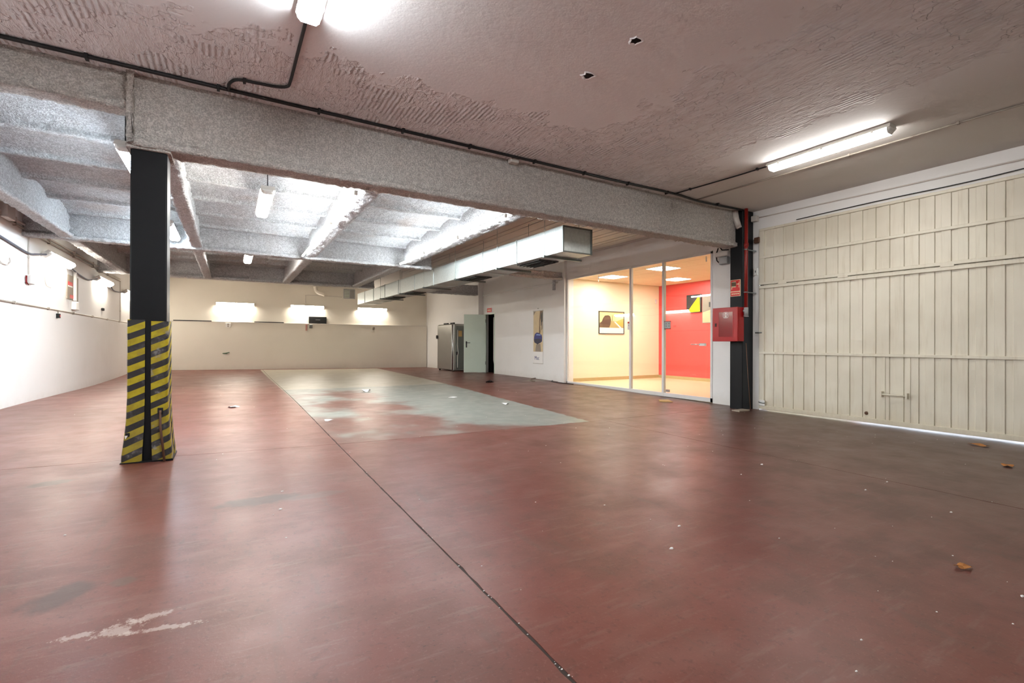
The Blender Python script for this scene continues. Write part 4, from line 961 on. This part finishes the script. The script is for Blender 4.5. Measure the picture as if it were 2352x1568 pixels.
bpoly(pb, [(.05, .44), (.18, .40), (.40, .38), (.75, .39), (.92, .42), (.93, .50), (.88, .54), (.75, .56), (.60, .58), (.35, .59), (.15, .56), (.08, .50)], 7.8864, 3)
bpoly(pb, [(.10, .40), (.45, .36), (.80, .40), (.90, .46), (.50, .47), (.08, .46)], 7.8860, 4)
bpoly(pb, [(.30, .535), (.75, .53), (.80, .55), (.35, .56)], 7.8856, 6)
bpoly(pb, [(.20, .22), (.82, .22), (.75, .37), (.30, .36)], 7.8866, 5)
pb.build('print', ['sand', 'brown', 'charcoal', 'blue', 'navy', 'tile', mat_plain('print_pale_blue', rgb(120, 150, 210), .5)], bn, fix=False)
cu = bpy.data.curves.new('lettering', 'FONT'); cu.body = 'Mac'; cu.size = .155; cu.extrude = .0008; cu.materials.append(MAT['blue'])
tmp = bpy.data.objects.new('tmp', cu); COL.objects.link(tmp); bpy.context.view_layer.update()
tme = bpy.data.meshes.new_from_object(tmp.evaluated_get(bpy.context.evaluated_depsgraph_get())); bpy.data.objects.remove(tmp)
tx = bpy.data.objects.new('lettering', tme); COL.objects.link(tx); tx.parent = bn
tx.matrix_local = T(Vector((7.8862, 12.0, .635)) - Vector((7.9, 11.81, .52))) @ RZ(-90) @ RX(90)
tag(MB().tube([(7.89, 11.81, 2.16), (7.87, 11.81, 2.16)], .008, 6).build('wall_nail', 'dark'), 'nail in the wall above the banner', 'nail')

# ---- litter
def sheet(name, x, y, w_, h_, ang, mat, label, cat, curl=.012, thick=.0015, group=None):
    z = fz(x, y); n = 6; ca, sa = math.cos(ang), math.sin(ang); vs = []
    ph = random.random() * 6; q = random.uniform(.6, 1)
    for lay in (0, 1):
        for i in range(n):
            for j in range(n):
                a = (i / (n - 1) - .5) * w_ * (1 - .25 * (j / (n - 1)) * q); b = (j / (n - 1) - .5) * h_ * (1 - .2 * (i / (n - 1)))
                zz = z + .001 + curl * (.5 + .5 * math.sin(ph + 5 * a / w_ + 3 * b / h_)) + thick * lay
                vs.append((x + a * ca - b * sa, y + a * sa + b * ca, zz))
    N = n * n; fs = []
    for i in range(n - 1):
        for j in range(n - 1):
            k = i * n + j; fs += [(k, k + n, k + n + 1, k + 1), (N + k, N + k + 1, N + k + n + 1, N + k + n)]
    bd_ = [i * n for i in range(n)] + [(n - 1) * n + j for j in range(1, n)] + [i * n + n - 1 for i in range(n - 2, -1, -1)] + [j for j in range(n - 2, 0, -1)]
    for a, b in zip(bd_, bd_[1:] + bd_[:1]): fs.append((a, b, N + b, N + a))
    return tag(MB().add(vs, fs).build(name, mat), label, cat, group)
sheet('paper_scrap', .05, 8.80, .15, .12, .5, 'paper', 'white paper scrap on the red floor behind the black column', 'paper', .02)
sheet('paper_scrap', 1.17, 6.92, .11, .09, .2, 'paper', 'white paper scrap at the corner of the grey bay near the joint', 'paper', .012)
sheet('paper_scrap', 2.56, 10.6, .20, .16, .9, 'paper', 'crumpled paper scrap deepest in the grey bay', 'paper', .05)
sheet('paper_scrap', 3.82, 8.78, .17, .10, .1, 'paper', 'flat paper scrap in the middle of the grey bay', 'paper', .01)
sheet('paper_scrap', 4.28, 7.48, .11, .12, .4, 'paper', 'paper scrap near the outer edge of the grey bay', 'paper', .02)
sheet('dark_rag', 6.07, 11.44, .24, .16, .6, 'rag', 'dark rag on the floor before the open green door', 'rag', .05, .006)
sheet('board_offcut', 7.30, 6.48, .34, .24, .9, 'card', 'tan board offcut lying before the office glass', 'board', .004, .012)
cable('floor_wire', [(7.86, 11.9, fz(7.8, 11.9) + .02), (7.6, 11.75, fz(7.6, 11.7) + .015), (7.35, 11.35, fz(7.35, 11.35) + .012), (7.30, 11.1, fz(7.3, 11.1) + .012)], .012, 'tile', 'pale wire lying on the floor below the banner', 'wire')
cable('floor_cable', [(7.84, 11.0, fz(7.8, 11) + .015), (7.7, 10.85, fz(7.7, 10.85) + .012), (7.62, 10.45, fz(7.6, 10.45) + .012), (7.72, 9.9, fz(7.7, 9.9) + .012)], .010, 'cable', 'short dark cable on the floor by the office pilaster', 'cable')
def leaf_(x, y, s, ang, label):
    z = fz(x, y); n = 16; vs = [(x, y, z + .012)]
    for k in range(n):
        a = 2 * math.pi * k / n; r = s * (.55 + .45 * abs(math.cos(2.5 * a)) ** .7) * (1.25 if k == 0 else 1)
        px_, py_ = r * math.cos(a), .62 * r * math.sin(a)
        vs.append((x + px_ * math.cos(ang) - py_ * math.sin(ang), y + px_ * math.sin(ang) + py_ * math.cos(ang), z + .004 + .014 * abs(math.sin(1.5 * a))))
    m = len(vs); vs += [(a, b, c + .0015) for a, b, c in vs]
    fs = []
    for k in range(n):
        a, b = 1 + k, 1 + (k + 1) % n; fs += [(0, b, a), (m, m + a, m + b), (a, b, m + b, m + a)]
    return tag(MB().add(vs, fs).build('dry_leaf', 'leaf'), label, 'leaf', 'dry leaves blown in under the vehicle door')
leaf_(3.16, .905, .045, -.4, 'largest dry leaf, lying out on the dark floor'); leaf_(6.25, 1.475, .075, .3, 'dry leaf lying near the vehicle door'); leaf_(7.27, 1.94, .10, 1.2, 'dry leaf close against the vehicle door')
ch = MB()
spots = [(2.359, 1.981, .014), (2.059, 1.781, .016), (4.278, 2.643, .018), (4.234, 1.781, .014), (4.644, 1.799, .014), (4.173, 1.254, .014), (3.039, .67, .012), (.282, 3.394, .014)]
for _ in range(120):
    u = random.random()
    spots.append((random.uniform(1.0, 7.4), random.uniform(.4, 6.0), random.uniform(.003, .008)) if u < .7 else (random.uniform(-2, 7), random.uniform(2, 14), random.uniform(.004, .012)))
for _ in range(24):
    y = random.choice((random.uniform(1.0, 1.9), random.uniform(1.0, 4.2))); spots.append((joint_x(y) + random.gauss(0, .006), y, random.uniform(.002, .006)))
for (x, y, s) in spots:
    z = fz(x, y); a = random.random() * 6; n = 6
    vs = [(x + s * random.uniform(.6, 1.1) * math.cos(a + k * 1.047), y + s * .6 * random.uniform(.6, 1.1) * math.sin(a + k * 1.047), z + .0008) for k in range(n)]
    vs += [(x + (p[0] - x) * .7, y + (p[1] - y) * .7, z + .0008 + s * .35) for p in vs]
    ch.add(vs, [tuple(range(n, 2 * n))] + [(k, (k + 1) % n, n + (k + 1) % n, n + k) for k in range(n)])
tag(ch.build('paint_chips', 'paper'), 'pale paint chips and crumbs scattered over the floor', 'debris', kind='stuff')
